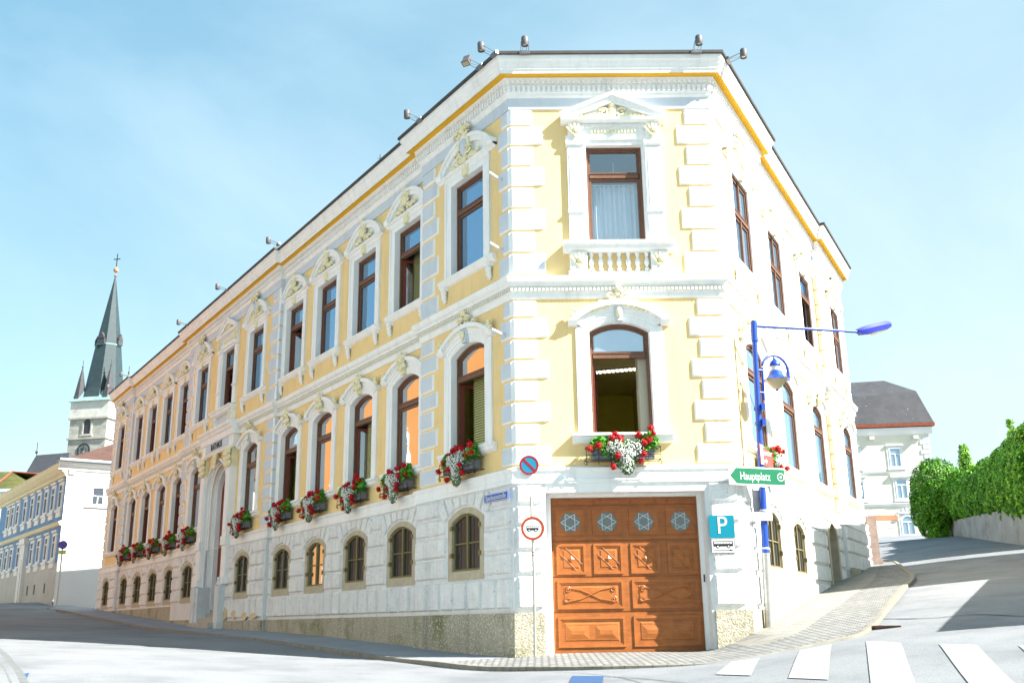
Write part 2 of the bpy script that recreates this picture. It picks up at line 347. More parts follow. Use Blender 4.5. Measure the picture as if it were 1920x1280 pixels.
def wallfill(mb, O, holes, y, mi=0):
    bm = bmesh.new()
    for Lp in [O]+holes:
        vs_ = [bm.verts.new((x, y, z)) for x, z in Lp]
        for i in range(len(vs_)): bm.edges.new((vs_[i], vs_[(i+1) % len(vs_)]))
    bmesh.ops.triangle_fill(bm, use_beauty=True, use_dissolve=False, edges=bm.edges[:])
    bm.verts.index_update(); mb.add([v.co[:] for v in bm.verts], [[v.index for v in f.verts] for f in bm.faces], mi); bm.free()

# ================================================================== TOWN HALL
hall = empty('town_hall', Matrix.Identity(4), 'yellow and white corner town hall with brown windows, arched portal and wooden garage door', 'town hall')
ZU, ZM, ZB = 8.62, 4.36, 1.5          # sill heights of the three rows of windows
HU, HM, RM_ = 2.45, 2.28, .2
HB, RB_ = 1.33, .24

def strip(mb, x0, x1, y0, prof, mi=0):
    """moulding of profile (outward, z) along local x from x0 to x1 on the wall y0"""
    n = len(prof); V = [(x, y0-d, z) for x in (x0, x1) for d, z in prof]
    mb.add(V, [(i, i+1, n+i+1, n+i) for i in range(n-1)] + [tuple(range(n)), tuple(range(n, 2*n)), (0, n, 2*n-1, n-1)], mi)
def openring(mb, O, I, yb, yf, mi=0):
    o = O[1:]+[O[0]]; i = I[1:]+[I[0]]; mb.ring(o, i, yb, yf, mi, closed=False)
SILL = [(0, .04), (.13, .05), (.14, .0), (.11, -.03), (.09, -.09), (.04, -.13), (0, -.14)]

# ---- window frames and panes (shared meshes)
def frame_mesh(hw, h, rise, zt, mull=False, opened=False, yb=.24):
    m = MB(); m.ring(arch(hw, 0, h, rise), arch(hw, 0, h, rise, ins=.06 if yb > .21 else .045), yb, .13)
    m.box(-hw+.08, hw-.08, .125, .235, zt-.05, zt+.05)
    m.box(-hw+.1, hw-.1, .11, .14, zt+.05, zt+.075)
    m.ring(arch(hw, zt, h, rise, ins=.06), arch(hw, zt, h, rise, ins=.105), .22, .16)
    if not opened: m.ring(arch(hw, 0, zt, 0, ins=.06), arch(hw, 0, zt, 0, ins=.115), .22, .16)
    if mull: m.box(-.038, .038, .135, .2, .06, h+rise-.06)
    return m.mesh('frame', BRN)
def pane_mesh(hw, h, rise, zt, opened=False, m_=None):
    m = MB(); m.poly(arch(hw, zt, h, rise, ins=.09), .205, .195)
    if not opened: m.poly(arch(hw, 0, zt, 0, ins=.09), .205, .195)
    return m.mesh('pane', m_ or GLS)
def sash_mesh(hw, zt):
    m = MB(); w_ = 2*(hw-.1); m.ring([(0, .1), (w_, .1), (w_, zt-.07), (0, zt-.07)], [(.08, .18), (w_-.08, .18), (w_-.08, zt-.15), (.08, zt-.15)], .05, 0)
    return m.mesh('sash', BRNR)
def sashglass_mesh(hw, zt):
    m = MB(); w_ = 2*(hw-.1); m.box(.08, w_-.08, .02, .03, .18, zt-.15); return m.mesh('sash_pane', CLR)
def room_mesh(hw, h, wallm, depth=2.2):
    m = MB(); a = hw+.5; x0, x1, y0, y1, z0, z1 = -a, a, .26, depth, -.8, h+.45
    V = [(x, y, z) for z in (z0, z1) for y in (y0, y1) for x in (x0, x1)]
    m.add(V, [(0, 2, 3, 1), (2, 6, 7, 3), (0, 4, 6, 2), (1, 3, 7, 5)], 0); m.add(V, [(4, 5, 7, 6)], 1)
    return m.mesh('room', [wallm, OLDC], recalc=False)
def blind_mesh(hw, h):
    m = MB(); z = .02
    while z < h-.1:
        m.add([(-hw+.3, .40, z), (hw+.2, .40, z), (hw+.2, .44, z+.055), (-hw+.3, .44, z+.055)], [(0, 1, 2, 3)]); z += .06
    m.box(-hw+.2, hw+.2, .38, .46, h-.12, h-.04)
    return m.mesh('blind', BLIND)
GRW = mat('interior_grey', (.20, .19, .16), rough=.9)
FU, FUo, FUm = frame_mesh(.75, HU, 0, 1.72), frame_mesh(.75, HU, 0, 1.72, opened=True), frame_mesh(.75, HU, 0, 1.45, mull=True, yb=.2)
FM, FMo, FMm = frame_mesh(.75, HM, RM_, 1.74), frame_mesh(.75, HM, RM_, 1.74, opened=True), frame_mesh(.75, HM, RM_, 1.74, mull=False, yb=.2)
PU, PUo, PM, PMo = pane_mesh(.75, HU, 0, 1.72), pane_mesh(.75, HU, 0, 1.72, True), pane_mesh(.75, HM, RM_, 1.74, m_=GLSM), pane_mesh(.75, HM, RM_, 1.74, True, m_=GLSM)
SS, SG = sash_mesh(.75, 1.72), sashglass_mesh(.75, 1.72)
RO1, RO2 = room_mesh(.75, HU, OLD), room_mesh(.75, HU, GRW)
BLD = blind_mesh(.75, HU)

# ---- surrounds
def console(m, x, z, wd=.2, hh=.36, d=.13):
    m.block(x-wd/2, x+wd/2, z-.1, z, 0, -d, .015); m.ell((x, -d*.6, z-.15), wd*.46, d*.55, .09)
    m.ell((x, -d*.5, z-.25), wd*.42, d*.5, .09); m.ell((x, -d*.3, z-.34), wd*.32, d*.4, .07)
def surround_U(pw, rise, big):
    m = MB(); h = HU
    openring(m, arch(1.05, 0, h+.22, 0), arch(.75, 0, h, 0), .16, -.035)
    openring(m, arch(1.05, 0, h+.22, 0), arch(.97, 0, h+.14, 0), -.03, -.055)
    strip(m, -pw+.06, pw-.06, 0, SILL)
    for s in (-1, 1): console(m, s*(pw-.3), -.13)
    zb = h+.22
    strip(m, -pw, pw, 0, [(0, zb), (.05, zb), (.06, zb+.04), (.11, zb+.07), (.12, zb+.12), (0, zb+.13)])
    for s in (-1, 1):
        x0, x1 = sorted((s*pw, s*(pw-.24))); strip(m, x0, x1, 0, [(0, zb+.05), (.14, zb+.08), (.17, zb+.17), (.17, zb+.22), (0, zb+.24)])
    zs = zb+.13; O = arch(pw-.06, zs, zs, rise, 14)[2:]; I = arch(pw-.24, zs, zs, rise-.15, 14)[2:]; O2 = arch(pw, zs+.03, zs+.03, rise+.04, 14)[2:]; I2 = arch(pw-.09, zs+.01, zs+.01, rise-.03, 14)[2:]
    m.ring(O, I, 0, -.10, closed=False); m.ring(O2, I2, 0, -.15, closed=False)
    m.poly(I, 0, -.02)
    return m.mesh('surround', WHT, smooth=35)
def ornament_U(big):
    m = MB(); h = HU; zb = h+.35
    m.poly([(-.09, h-.01), (.09, h-.01), (.15, h+.26), (-.15, h+.26)], 0, -.11, .01)
    if big:
        m.ell((0, -.1, zb+.42), .17, .1, .25, 12, 7, mi=1)
        m.ring([(.26*math.cos(k*PI/8), zb+.42+.36*math.sin(k*PI/8)) for k in range(16)], [(.18*math.cos(k*PI/8), zb+.42+.26*math.sin(k*PI/8)) for k in range(16)], 0, -.15)
        for s in (-1, 1):
            m.scroll((s*.2, -.17, zb+.78), .15, 1.5, .045, s, -.5); m.scroll((s*.28, -.14, zb+.28), .14, 1.3, .04, s, 2.2)
            for k in range(5): m.ell((s*(.28+.09*k), -.1, zb+.06+.03*math.sin(k*2)), .06, .06, .12-.014*k, 6, 4, rot=s*(.6+.15*k))
        m.ell((0, -.14, zb+.86), .16, .09, .1); m.ell((0, -.15, zb+.96), .07, .07, .07)
        for k in range(7): m.ell(((k-3)*.05, -.13, zb+.05+.02*(k % 2)), .035, .06, .1, 6, 4, rot=(k-3)*.25)
    else:
        m.ell((0, -.11, zb+.5), .1, .09, .16); m.ell((0, -.13, zb+.66), .07, .07, .09); m.ell((.02, -.13, zb+.3), .13, .09, .16)
        for s in (-1, 1):
            m.scroll((s*.15, -.12, zb+.35), .13, 1.3, .04, s, 1.0)
            for k in range(6):
                m.ell((s*(.14+.08*k), -.1-.02*(k % 2), zb+.1+.035*math.sin(k*1.9)), .06, .06, .07, 6, 4); m.ell((s*(.18+.07*k), -.09, zb+.19-.02*k), .045, .05, .05, 6, 4)
    return m.meshes('ornament', [CRE, GRY], smooth=50)
def surround_M(pw=1.16):
    m = MB(); openring(m, arch(.97, 0, HM+.05, RM_+.05), arch(.75, 0, HM, RM_), .16, -.03)
    K = 4
    for k in range(K):
        a, b = k/K, (k+1)/K; f = lambda t: arch(.78+.34*t, 0, HM+.02+.2*t, RM_+.02+.14*t, 14)[2:]
        m.ring(f(b), f(a), .0, -.045-.022*k, closed=False)
    f1, f2 = arch(pw+.04, 0, HM+.2, RM_+.24, 14)[2:], arch(pw-.1, 0, HM+.2, RM_+.14, 14)[2:]
    m.ring(f1, f2, 0, -.17, closed=False)
    for s in (-1, 1):
        x0, x1 = sorted((s*(pw+.05), s*(pw-.2))); strip(m, x0, x1, 0, [(0, HM+.1), (.1, HM+.12), (.16, HM+.19), (.18, HM+.23), (0, HM+.25)])
        m.box(min(s*.86, s*1.06), max(s*.86, s*1.06), -.045, 0, 0, HM+.12)
    strip(m, -pw-.04, pw+.04, 0, [(0, .0), (.14, .01), (.15, -.05), (.11, -.08), (.1, -.14), (.04, -.19), (0, -.2)])
    return m.mesh('surround', WHT, smooth=35)
def ornament_M(big):
    m = MB(); z = HM+RM_
    m.poly([(-.09, z+.0), (.09, z+.0), (.13, z+.34), (-.13, z+.34)], 0, -.13, .01, mi=0 if not big else 1)
    m.ell((0, -.16, z+.18), .08, .06, .12)
    if big:
        m.scroll((0, -.15, z+.62), .1, 1, .04, 1, 0); m.ell((0, -.15, z+.72), .1, .07, .08)
        for s in (-1, 1):
            m.scroll((s*.16, -.13, z+.5), .13, 1.4, .04, s, .4); m.scroll((s*.42, -.12, z+.36), .1, 1.3, .035, s, .8)
            for k in range(6): m.ell((s*(.2+.1*k), -.11, z+.4-.035*k), .06, .05, .09-.008*k, 6, 4, rot=s*.8)
    else:
        m.ell((0, -.17, z+.42), .1, .07, .13); m.ell((0, -.17, z+.55), .06, .06, .07)
        for s in (-1, 1): m.scroll((s*.14, -.17, z+.36), .1, 1.4, .045, s, .6); m.ell((s*.17, -.17, z+.2), .08, .06, .08)
    for s in (-1, 1):
        m.scroll((s*1.13, -.13, HM+.36), .1, 1.4, .035, s, 1.2); m.ell((s*1.04, -.11, HM+.36), .09, .06, .07); m.ell((s*1.15, -.13, HM+.3), .07, .06, .07)
    return m.meshes('ornament', [CRE, GRY], smooth=50)
SU_P, SU_W = surround_U(1.33, .62, True), surround_U(1.22, .56, False)
OU_P, OU_W, OM_P, OM_W = ornament_U(True), ornament_U(False), ornament_M(True), ornament_M(False)
SM = surround_M()
# triangular pediment windows (chamfer and centre of the long front)
def surround_T(hw, pw, balus):
    m = MB(); h = HU; a = hw+.07; b = a+.36
    openring(m, arch(a, 0, h+.1, 0), arch(hw, 0, h, 0), .16, -.02)
    for s in (-1, 1):
        x0, x1 = sorted((s*a, s*b)); m.box(x0, x1, -.07, 0, .06, h-.06); m.box(x0+.05, x1-.05, -.085, 0, .95, h-.25); m.box(x0-.02, x1+.02, -.11, 0, .78, .84)
        strip(m, x0-.03, x1+.03, 0, [(0, h-.06), (.08, h-.04), (.12, h+.0), (.12, h+.06), (.09, h+.08), (.09, h+.2), (0, h+.2)]); m.box(x0+.03, x1-.03, -.12, 0, h+.2, h+.52)
    strip(m, -a-.05, a+.05, 0, [(0, h+.1), (.06, h+.12), (.08, h+.2), (.05, h+.22), (.05, h+.4), (.08, h+.42), (.08, h+.5), (0, h+.52)])
    for k in range(int(2*a/.07)): m.box(-a+.02+k*.07, -a+.06+k*.07, -.105, -.07, h+.43, h+.49)
    zb = h+.5
    strip(m, -pw, pw, 0, [(0, zb), (.13, zb+.02), (.2, zb+.06), (.22, zb+.12), (0, zb+.14)])
    ap = zb+.72
    for s in (-1, 1):
        O = [(0, ap), (s*pw, zb+.2), (s*pw, zb+.12), (s*(pw-.12), zb+.12), (0, ap-.2)]; m.poly(O, 0, -.16)
        O = [(0, ap+.05), (s*(pw+.02), zb+.24), (s*(pw+.02), zb+.18), (0, ap-.04)]; m.poly(O, 0, -.22)
    m.poly([(-pw+.15, zb+.13), (pw-.15, zb+.13), (0, ap-.17)], 0, -.03)
    strip(m, -pw-.03, pw+.03, 0, [(0, .02), (.28, .03), (.3, -.03), (.24, -.07), (.22, -.14), (.16, -.18), (0, -.19)])
    for s in (-1, 1):
        x0, x1 = sorted((s*(a-.02), s*(b+.02))); m.block(x0, x1, -.62, -.17, 0, -.17, .02); m.box(x0-.03, x1+.03, -.1, 0, -.73, -.6)
    if balus:
        m.box(-a, a, -.05, 0, -.74, -.62)
        for k in range(7):
            x = -a+.1+(2*a-.2)*k/6; m.lathe([(.05, -.6), (.05, -.56), (.025, -.53), (.06, -.44), (.055, -.38), (.025, -.3), (.045, -.26), (.05, -.2), (.05, -.17)], (x, -.05, 0), 8)
    else: m.block(-a+.03, a-.03, -.6, -.2, 0, -.05, .03, 1)
    return m.mesh('surround', [WHT, GRY], smooth=40)
def ornament_T(hw):
    m = MB(); h = HU; a = hw+.25; zb = h+.62
    m.ell((0, -.07, zb+.22), .12, .06, .2); m.ell((0, -.1, zb+.36), .08, .06, .07)
    for s in (-1, 1):
        m.scroll((s*.2, -.08, zb+.17), .12, 1.3, .04, s, .5)
        for k in range(5): m.ell((s*(.3+.1*k), -.06, zb+.12-.012*k), .07, .05, .07, 6, 4, rot=s*.5)
        for z, q in ((h+.36, 1), (-.36, .9)):
            for k in range(5): m.ell((s*a+(k-2)*.055, -.17 if z < 0 else -.13, z+.05*(1-abs(k-2))), .035, .05, .14, 6, 4, rot=(k-2)*.35*q)
            m.ell((s*a, -.2 if z < 0 else -.15, z-.02), .05, .05, .06); m.ell((s*a, -.18 if z < 0 else -.13, z-.18), .05, .04, .06)
    for k in range(14): m.ell((-.5+k/13, -.07, h+.31+.02*(k % 2)), .035, .03, .045, 6, 4)
    return m.meshes('ornament', CRE, smooth=50)

def put_window(F, x, y, z, frame, pane, surround, orn, opened=0, name='window', label=None, fw=0):
    wdw = ob(name, frame, hall, F @ T((x, y-fw, z))); MF = T((0, fw, 0))
    if label: wdw['label'] = label
    ob('pane', pane, wdw)
    if surround: ob('surround', surround, wdw, MF)
    if orn: ob('ornament', orn, wdw, MF)
    if opened:
        ang = {1: 1.35, 2: 1.2, 3: 1.5}[opened]
        s = ob('sash', SS, wdw, T((-.65, .2, 0)) @ RZ(ang)); ob('sash_pane', SG, wdw, T((-.65, .2, 0)) @ RZ(ang))
        ob('room', RO1 if opened == 1 else RO2, wdw)
        if opened in (1, 2): ob('blind', BLD, wdw)
        wdw['label'] = 'brown window with its lower sash standing open'
    return wdw
ST_C, OT_C = surround_T(.75, 1.2, False), ornament_T(.75)
openU = {1: 2, 4: 2, 6: 3, 8: 3, 10: 3, 12: 3}; openM = {0: 1, 2: 2, 4: 1, 8: 3, 10: 3, 12: 3}
for i, u in enumerate(WIN_U):
    y = 0 if i in PAV else .15; o_ = openU.get(i, 0)
    sr, orn = (ST_C, OT_C) if i == 6 else (SU_P, OU_P) if i in PAV else (SU_W, OU_W)
    put_window(FL, -u, y, ZU, FUo if o_ else FU, PUo if o_ else PU, sr, orn, o_)
    if i != 6:
        o_ = openM.get(i, 0); put_window(FL, -u, y, ZM, FMo if o_ else FM, PMo if o_ else PM, SM, OM_P if i in PAV else OM_W, o_)
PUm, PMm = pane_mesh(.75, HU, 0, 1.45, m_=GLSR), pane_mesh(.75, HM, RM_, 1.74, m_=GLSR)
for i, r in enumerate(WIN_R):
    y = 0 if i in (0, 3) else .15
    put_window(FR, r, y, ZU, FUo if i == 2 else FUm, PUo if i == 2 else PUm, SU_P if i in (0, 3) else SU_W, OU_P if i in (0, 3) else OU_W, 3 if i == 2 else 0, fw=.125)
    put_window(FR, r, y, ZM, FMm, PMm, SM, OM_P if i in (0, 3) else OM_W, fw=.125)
# chamfer windows
XC, XM = 2.37, 2.30
wU = put_window(FC, XC, 0, ZU, frame_mesh(.64, HU, 0, 1.74), pane_mesh(.64, HU, 0, 1.74, m_=CLR), surround_T(.64, 1.2, True), ornament_T(.64), label='tall brown window under a triangular pediment, pale curtain behind the glass')
m = MB(); P = [(-.62+1.24*k/60, .42+.03*math.sin(k*1.15)+.012*math.sin(k*2.9), 0) for k in range(61)]
m.add([(x, y, z) for z in (-.05, 1.62) for x, y, _ in P], [(k, k+1, 62+k, 61+k) for k in range(60)])
ob('curtain', m.mesh('curtain', CURT, recalc=False), wU)
m = MB(); m.tube([(-.55, .33, 1.6), (.55, .33, 1.6)], .012); m.tube([(-.6, .36, 1.5), (.6, .36, 1.5)], .008); m.tube([(.01, .3, 1.8), (.01, .3, 2.15)], .008); m.box(-.47, -.44, .31, .34, 1.53, 1.6); m.box(.4, .43, .31, .34, 1.53, 1.6)
ob('curtain_rail', m.mesh('curtain_rail', WENA), wU)
m = MB(); a = .95; V = [(x, y, z) for z in (-.6, 2.7) for y in (.25, 2.2) for x in (-a, a)]; m.add(V, [(0, 2, 3, 1), (2, 6, 7, 3), (0, 4, 6, 2), (1, 3, 7, 5), (4, 5, 7, 6)])
ob('room', m.mesh('room', mat('interior_blue', (.12, .2, .3))), wU)
wM = put_window(FC, XM, 0, ZM, frame_mesh(.65, HM, RM_, 1.76, opened=True), pane_mesh(.65, HM, RM_, 1.76, True, m_=glassmat('transom_glass', (.25, .3, .33), .45)), None, None, label='arched brown window with its sash open onto an olive room with a strip light')
m = MB(); hw = .65
openring(m, arch(.95, 0, HM+.05, RM_+.05), arch(hw, 0, HM, RM_), .16, -.03)
for k in range(4):
    a, b = k/4, (k+1)/4; f = lambda t: arch(.68+.34*t, 0, HM+.02+.2*t, RM_+.02+.14*t, 14)[2:]
    m.ring(f(b), f(a), 0, -.045-.022*k, closed=False)
    for s in (-1, 1): m.box(min(s*(.66+.07*k), s*(.73+.07*k)), max(s*(.66+.07*k), s*(.73+.07*k)), -.068+.009*k, 0, 0, HM+.1)
m.ring(arch(1.08, 0, HM+.22, RM_+.26, 14)[2:], arch(.94, 0, HM+.2, RM_+.16, 14)[2:], 0, -.19, closed=False)
for s in (-1, 1):
    x0, x1 = sorted((s*1.1, s*.9)); strip(m, x0, x1, 0, [(0, HM+.1), (.1, HM+.12), (.17, HM+.2), (.2, HM+.25), (0, HM+.27)])
strip(m, -1.08, 1.02, 0, [(0, .02), (.19, .03), (.2, -.02), (.15, -.05), (.14, -.1), (.08, -.17), (0, -.18)])
ob('surround', m.mesh('surround', WHT, smooth=35), wM); ob('ornament', OM_P, wM, Matrix.Diagonal((.87, 1, 1, 1)))
sM = ob('sash', sash_mesh(.65, 1.74), wM, T((-.55, .2, 0)) @ RZ(1.42)); ob('sash_pane', sashglass_mesh(.65, 1.74), wM, T((-.55, .2, 0)) @ RZ(1.42))
m = MB(); x0, x1, y0, y1, z0, z1 = -1.9, 1.0, .26, 5.4, -.9, 2.05; V = [(x, y, z) for z in (z0, z1) for y in (y0, y1) for x in (x0, x1)]
m.add(V, [(0, 2, 3, 1), (2, 6, 7, 3), (0, 4, 6, 2), (1, 3, 7, 5)], 0); m.add(V, [(4, 5, 7, 6)], 1); m.box(.42, 1.0, .3, .7, -.9, 2.04, 2)
ob('room', m.mesh('room', [mat('office_wall', (.62, .55, .07), rough=.9), mat('office_ceiling', (.55, .48, .24), rough=.9), OLDC], recalc=False), wM)
m = MB(); e = emat('strip_light_lit', (1, .95, .8), .8)
R3 = Matrix.Rotation(-.3, 3, 'Z')
for k in range(16): m.obox(Vector((0, 2.5, 2.0))+R3 @ Vector((-.7+.105*k, 0, 0)), .06, .16, .03, R3)
m.obox((.05, 2.5, 2.03), 1.75, .24, .03, R3, 1)
sl_ = ob('strip_light', m.mesh('strip_light', [e, OLDC]), wM)
sl_['label'] = 'white louvred ceiling strip light'

# ---- basement windows
def basement_meshes():
    m = MB(); m.ring(arch(.77, 0, HB, RB_), arch(.6, .2, HB-.06, RB_-.07), .2, -.01); m.box(-.6, .6, -.0, .1, .0, .2)
    sur = m.mesh('surround', TAN)
    m = MB(); O, I = arch(.6, .2, HB-.06, RB_-.07), arch(.6, .2, HB-.06, RB_-.07, ins=.05)
    m.ring(O, I, .1, .045); m.box(-.035, .035, .04, .1, .22, HB+.1); m.box(-.56, .56, .05, .09, .78, .81)
    for s in (-1, 1):
        for z in (.5, 1.1): m.box(min(s*.57, s*.66), max(s*.57, s*.66), -.03, .06, z, z+.1)
    fr = m.mesh('frame', mat('grille_frame', (.17, .14, .06), rough=.6))
    m = MB(); m.poly(O, .1, .085); for_ = m
    d = m.mesh('pane', GLSD)
    m = MB(); m.poly(O, .1, .085); g = m.mesh('pane', glassmat('basement_glass', (.05, .045, .04), .7))
    m = MB()
    for x in (-.36, -.12, .2, .42): m.box(x-.018, x+.018, .075, .084, .24, HB-.02)
    bars = m.mesh('bars', mat('old_sash_wood', (.07, .063, .05)))
    return sur, fr, d, g, bars
BS, BF, BD, BG, BB = basement_meshes()
BOFF = -.08
def basement_window(F, x, y, shiny=False, bars=True):
    wdw = ob('basement_window', BF, hall, F @ T((x, y+BOFF, ZB))); ob('surround', BS, wdw); ob('pane', BG if shiny else BD, wdw)
    if bars: ob('bars', BB, wdw)
for i, u in enumerate(WIN_U):
    if i != 6: basement_window(FL, -u, 0 if i in PAV else .15, shiny=(i == 3), bars=(i != 3))
for r, y in ((2.55, 0), (5.9, .15)): basement_window(FR, r, y)

# ---- walls
def facade(F, segs, sgn, holesU, holesB, name):
    m = MB()
    for a, b, d in segs:
        x0, x1 = (sgn*b, sgn*a) if sgn < 0 else (a, b); y = -d
        H = [h for h in holesU if x0 < h[0][0] < x1 or x0 < h[1][0] < x1]
        wallfill(m, [(x0, 3.4), (x1, 3.4), (x1, 12.75), (x0, 12.75)], H, y)
        HBb = [h for h in holesB if x0 < (h[0][0]+h[1][0])/2 < x1]
        e0, e1 = (.046 if (sgn > 0 and a == 0) else 0), (.043 if (sgn < 0 and a == 0) else 0); wallfill(m, [(x0-e0, -1.5), (x1+e1, -1.5), (x1+e1, 3.4), (x0-e0, 3.4)], HBb, y+BOFF, 1)
    for k in range(len(segs)-1):
        x = sgn*segs[k][1]; ya, yb = -segs[k][2], -segs[k+1][2]
        m.add([(x, ya, 3.4), (x, yb, 3.4), (x, yb, 12.75), (x, ya, 12.75)], [(0, 1, 2, 3)], 0); m.add([(x, ya+BOFF, -1.5), (x, yb+BOFF, -1.5), (x, yb+BOFF, 3.4), (x, ya+BOFF, 3.4)], [(0, 1, 2, 3)], 1)
    return ob(name, m.mesh(name, [YEL, RUS2], recalc=False), hall, F)
sh = lambda P, x, z: [(p[0]+x, p[1]+z) for p in P]
HU_ = lambda x: sh(arch(.85, -.02, HU+.1, 0, 2), x, ZU)
HM_ = lambda x: sh(arch(.85, -.02, HM+.05, RM_+.03, 10), x, ZM)
HB_ = lambda x: sh(arch(.72, .05, HB-.03, RB_-.03, 8), x, ZB)
PORT = 20.12
PH = sh(arch(1.1, -1.2, 5.4, 1.09, 14), -PORT, 0)
facade(FL, SEGL, -1, [HU_(-u) for u in WIN_U] + [HM_(-u) for i, u in enumerate(WIN_U) if i != 6] + [[(-PORT-1.1, 3.41), (-PORT+1.1, 3.41)] + [p for p in PH[2:]]], [HB_(-u) for i, u in enumerate(WIN_U) if i != 6] + [[(-PORT-1.1, -1.4), (-PORT+1.1, -1.4), (-PORT+1.1, 3.39), (-PORT-1.1, 3.39)]], 'long_wall')
RDH = sh(arch(.62, 0, 1.35, .45, 8), 10.35, 1.5)
facade(FR, SEGR, 1, [HU_(r) for r in WIN_R] + [HM_(r) for r in WIN_R], [HB_(2.55), HB_(5.9), RDH], 'side_wall')
m = MB()
cw = lambda hw, h, r, x, z: sh(arch(hw+.06, -.02, h+.05, r, 10), x, z)
wallfill(m, [(0, 3.4), (W, 3.4), (W, 12.75), (0, 12.75)], [cw(.64, HU, 0, XC, ZU), cw(.65, HM, RM_, XM, ZM)], 0)
GX0, GX1, GZ = .62, 3.9, 3.17
m.box(-.044, GX0, BOFF, .45, -1.5, 3.4, 2); m.box(GX1, W+.047, BOFF, .45, -1.5, 3.4, 2); m.box(GX0, GX1, BOFF, .45, GZ, 3.4, 1)
ob('corner_wall', m.mesh('corner_wall', [YEL, WHT, RUS2], recalc=False), hall)
bk = [PR(RL, 0), PR(RL, 0)+Vector((-6, 6, 0)), PL(UL, 0)+Vector((9, 8, 0)), PL(UL, 0)]
m = MB()
for p, q in zip(bk, bk[1:]): m.add([(p.x, p.y, -1.5), (q.x, q.y, -1.5), (q.x, q.y, 12.75), (p.x, p.y, 12.75)], [(0, 1, 2, 3)])
ob('back_wall', m.mesh('back_wall', WHT, recalc=False), hall)

# ---- cornice, string course, band, roof
m = MB(); sweep(m, PATH, [(.0, 11.98), (.035, 11.98), (.035, 12.26), (.0, 12.26)], 1)
sweep(m, PATH, [(0, 12.26), (.05, 12.26), (.08, 12.30), (.08, 12.36), (.10, 12.38), (.10, 12.56), (.14, 12.58), (.17, 12.66), (.2, 12.70)], 0)
sweep(m, PATH, [(.36, 12.715), (.36, 12.80), (.385, 12.82), (.385, 12.86), (.42, 12.92), (.44, 12.99), (.47, 13.02), (.48, 13.09), (.48, 13.13), (.2, 13.14)], 0)
ob('cornice', m.mesh('cornice', [WHT, GRY]), hall)
m = MB(); sweep(m, PATH, [(.19, 12.705), (.28, 12.735), (.362, 12.72)], 0, False); ob('soffit_band', m.mesh('soffit_band', YEL2), hall)
def along(P, d, pitch):
    Q = offset(P, d)
    for i in range(len(Q)-1):
        a, b = Q[i], Q[i+1]; L = (b-a).length
        if L < .4: continue
        e = (b-a)/L; n = int(L/pitch); ang = math.atan2(e.y, e.x)
        for k in range(n): yield a+e*((k+.5)*L/n), Matrix.Rotation(ang, 3, 'Z')
m = MB()
for p, R3 in along(PATH, .125, .115): m.obox((p.x, p.y, 12.465), .065, .06, .13, R3)
for p, R3 in along(PATH, .165, .115): m.obox((p.x, p.y, 12.61), .07, .05, .075, R3)
ob('dentil_course', m.mesh('dentil_course', WHT), hall)
m = MB(); sweep(m, PATH, [(0, 7.38), (.03, 7.38), (.05, 7.43), (.05, 7.52), (.075, 7.53), (.075, 7.63), (.12, 7.65), (.12, 7.69), (.18, 7.74), (.2, 7.80), (.21, 7.86), (0, 7.92)])
ob('string_course', m.mesh('string_course', WHT), hall)
m = MB()
for p, R3 in along(PATH, .095, .085): m.obox((p.x, p.y, 7.58), .05, .045, .075, R3)
ob('string_course_dentils', m.meshes('string_course_dentils', CREW), hall)
def cut(P, u0, u1):   # path with the portal left out
    return P
m = MB(); prof = [(0, 3.36), (.12, 3.36), (.12, 3.44), (.10, 3.46), (.10, 3.58), (.13, 3.62), (.14, 3.67), (.05, 3.71), (0, 3.72)]
iL = [i for i, p in enumerate(PATH) if (p-PL(14.6, 0)).length < .01][0]; iF = [i for i, p in enumerate(PATH) if (p-PL(25.64, 0)).length < .01][0]
sweep(m, PATH[:iF+1]+[PL(PORT+1.45, 0)], prof); sweep(m, [PL(PORT-1.45, 0)]+PATH[iL:], prof)
ob('base_band', m.mesh('base_band', WHT), hall)
m = MB(); sweep(m, PATH, [(.44, 13.12), (.53, 13.13), (.53, 13.2), (.1, 13.25)])
top = offset(PATH, .1); core = [PL(UL-6, -6), PR(RL-5, -6)]
apex = [Vector((c.x, c.y, 15.2)) for c in (PL(UL-6, -7), PL(7, -7), PR(RL-5, -6))]
V = [(p.x, p.y, 13.24) for p in top]+[tuple(a) for a in apex]; n = len(top); F = []
ci = [i for i, p in enumerate(PATH) if p.length < .01][0]
for i in range(n-1): F.append((i, i+1, n+(0 if i < ci-6 else 1 if i <= ci else 2)))
F += [(ci-6, n+1, n), (ci+1, n+2, n+1), (0, n, n+1), (n-1, n+1, n+2), (0, n+1, n-1)]
m.add(V, F)
ob('roof', m.mesh('roof', ROOF, recalc=False), hall)
m = MB(); p = PL(11.1, -2); m.tube([(p.x, p.y, 13.4), (p.x, p.y, 16.1)], .013, 5); m.tube([(p.x-.1, p.y, 15.95), (p.x+.1, p.y, 15.97)], .008, 5); ob('aerial', m.mesh('aerial', MET), hall)

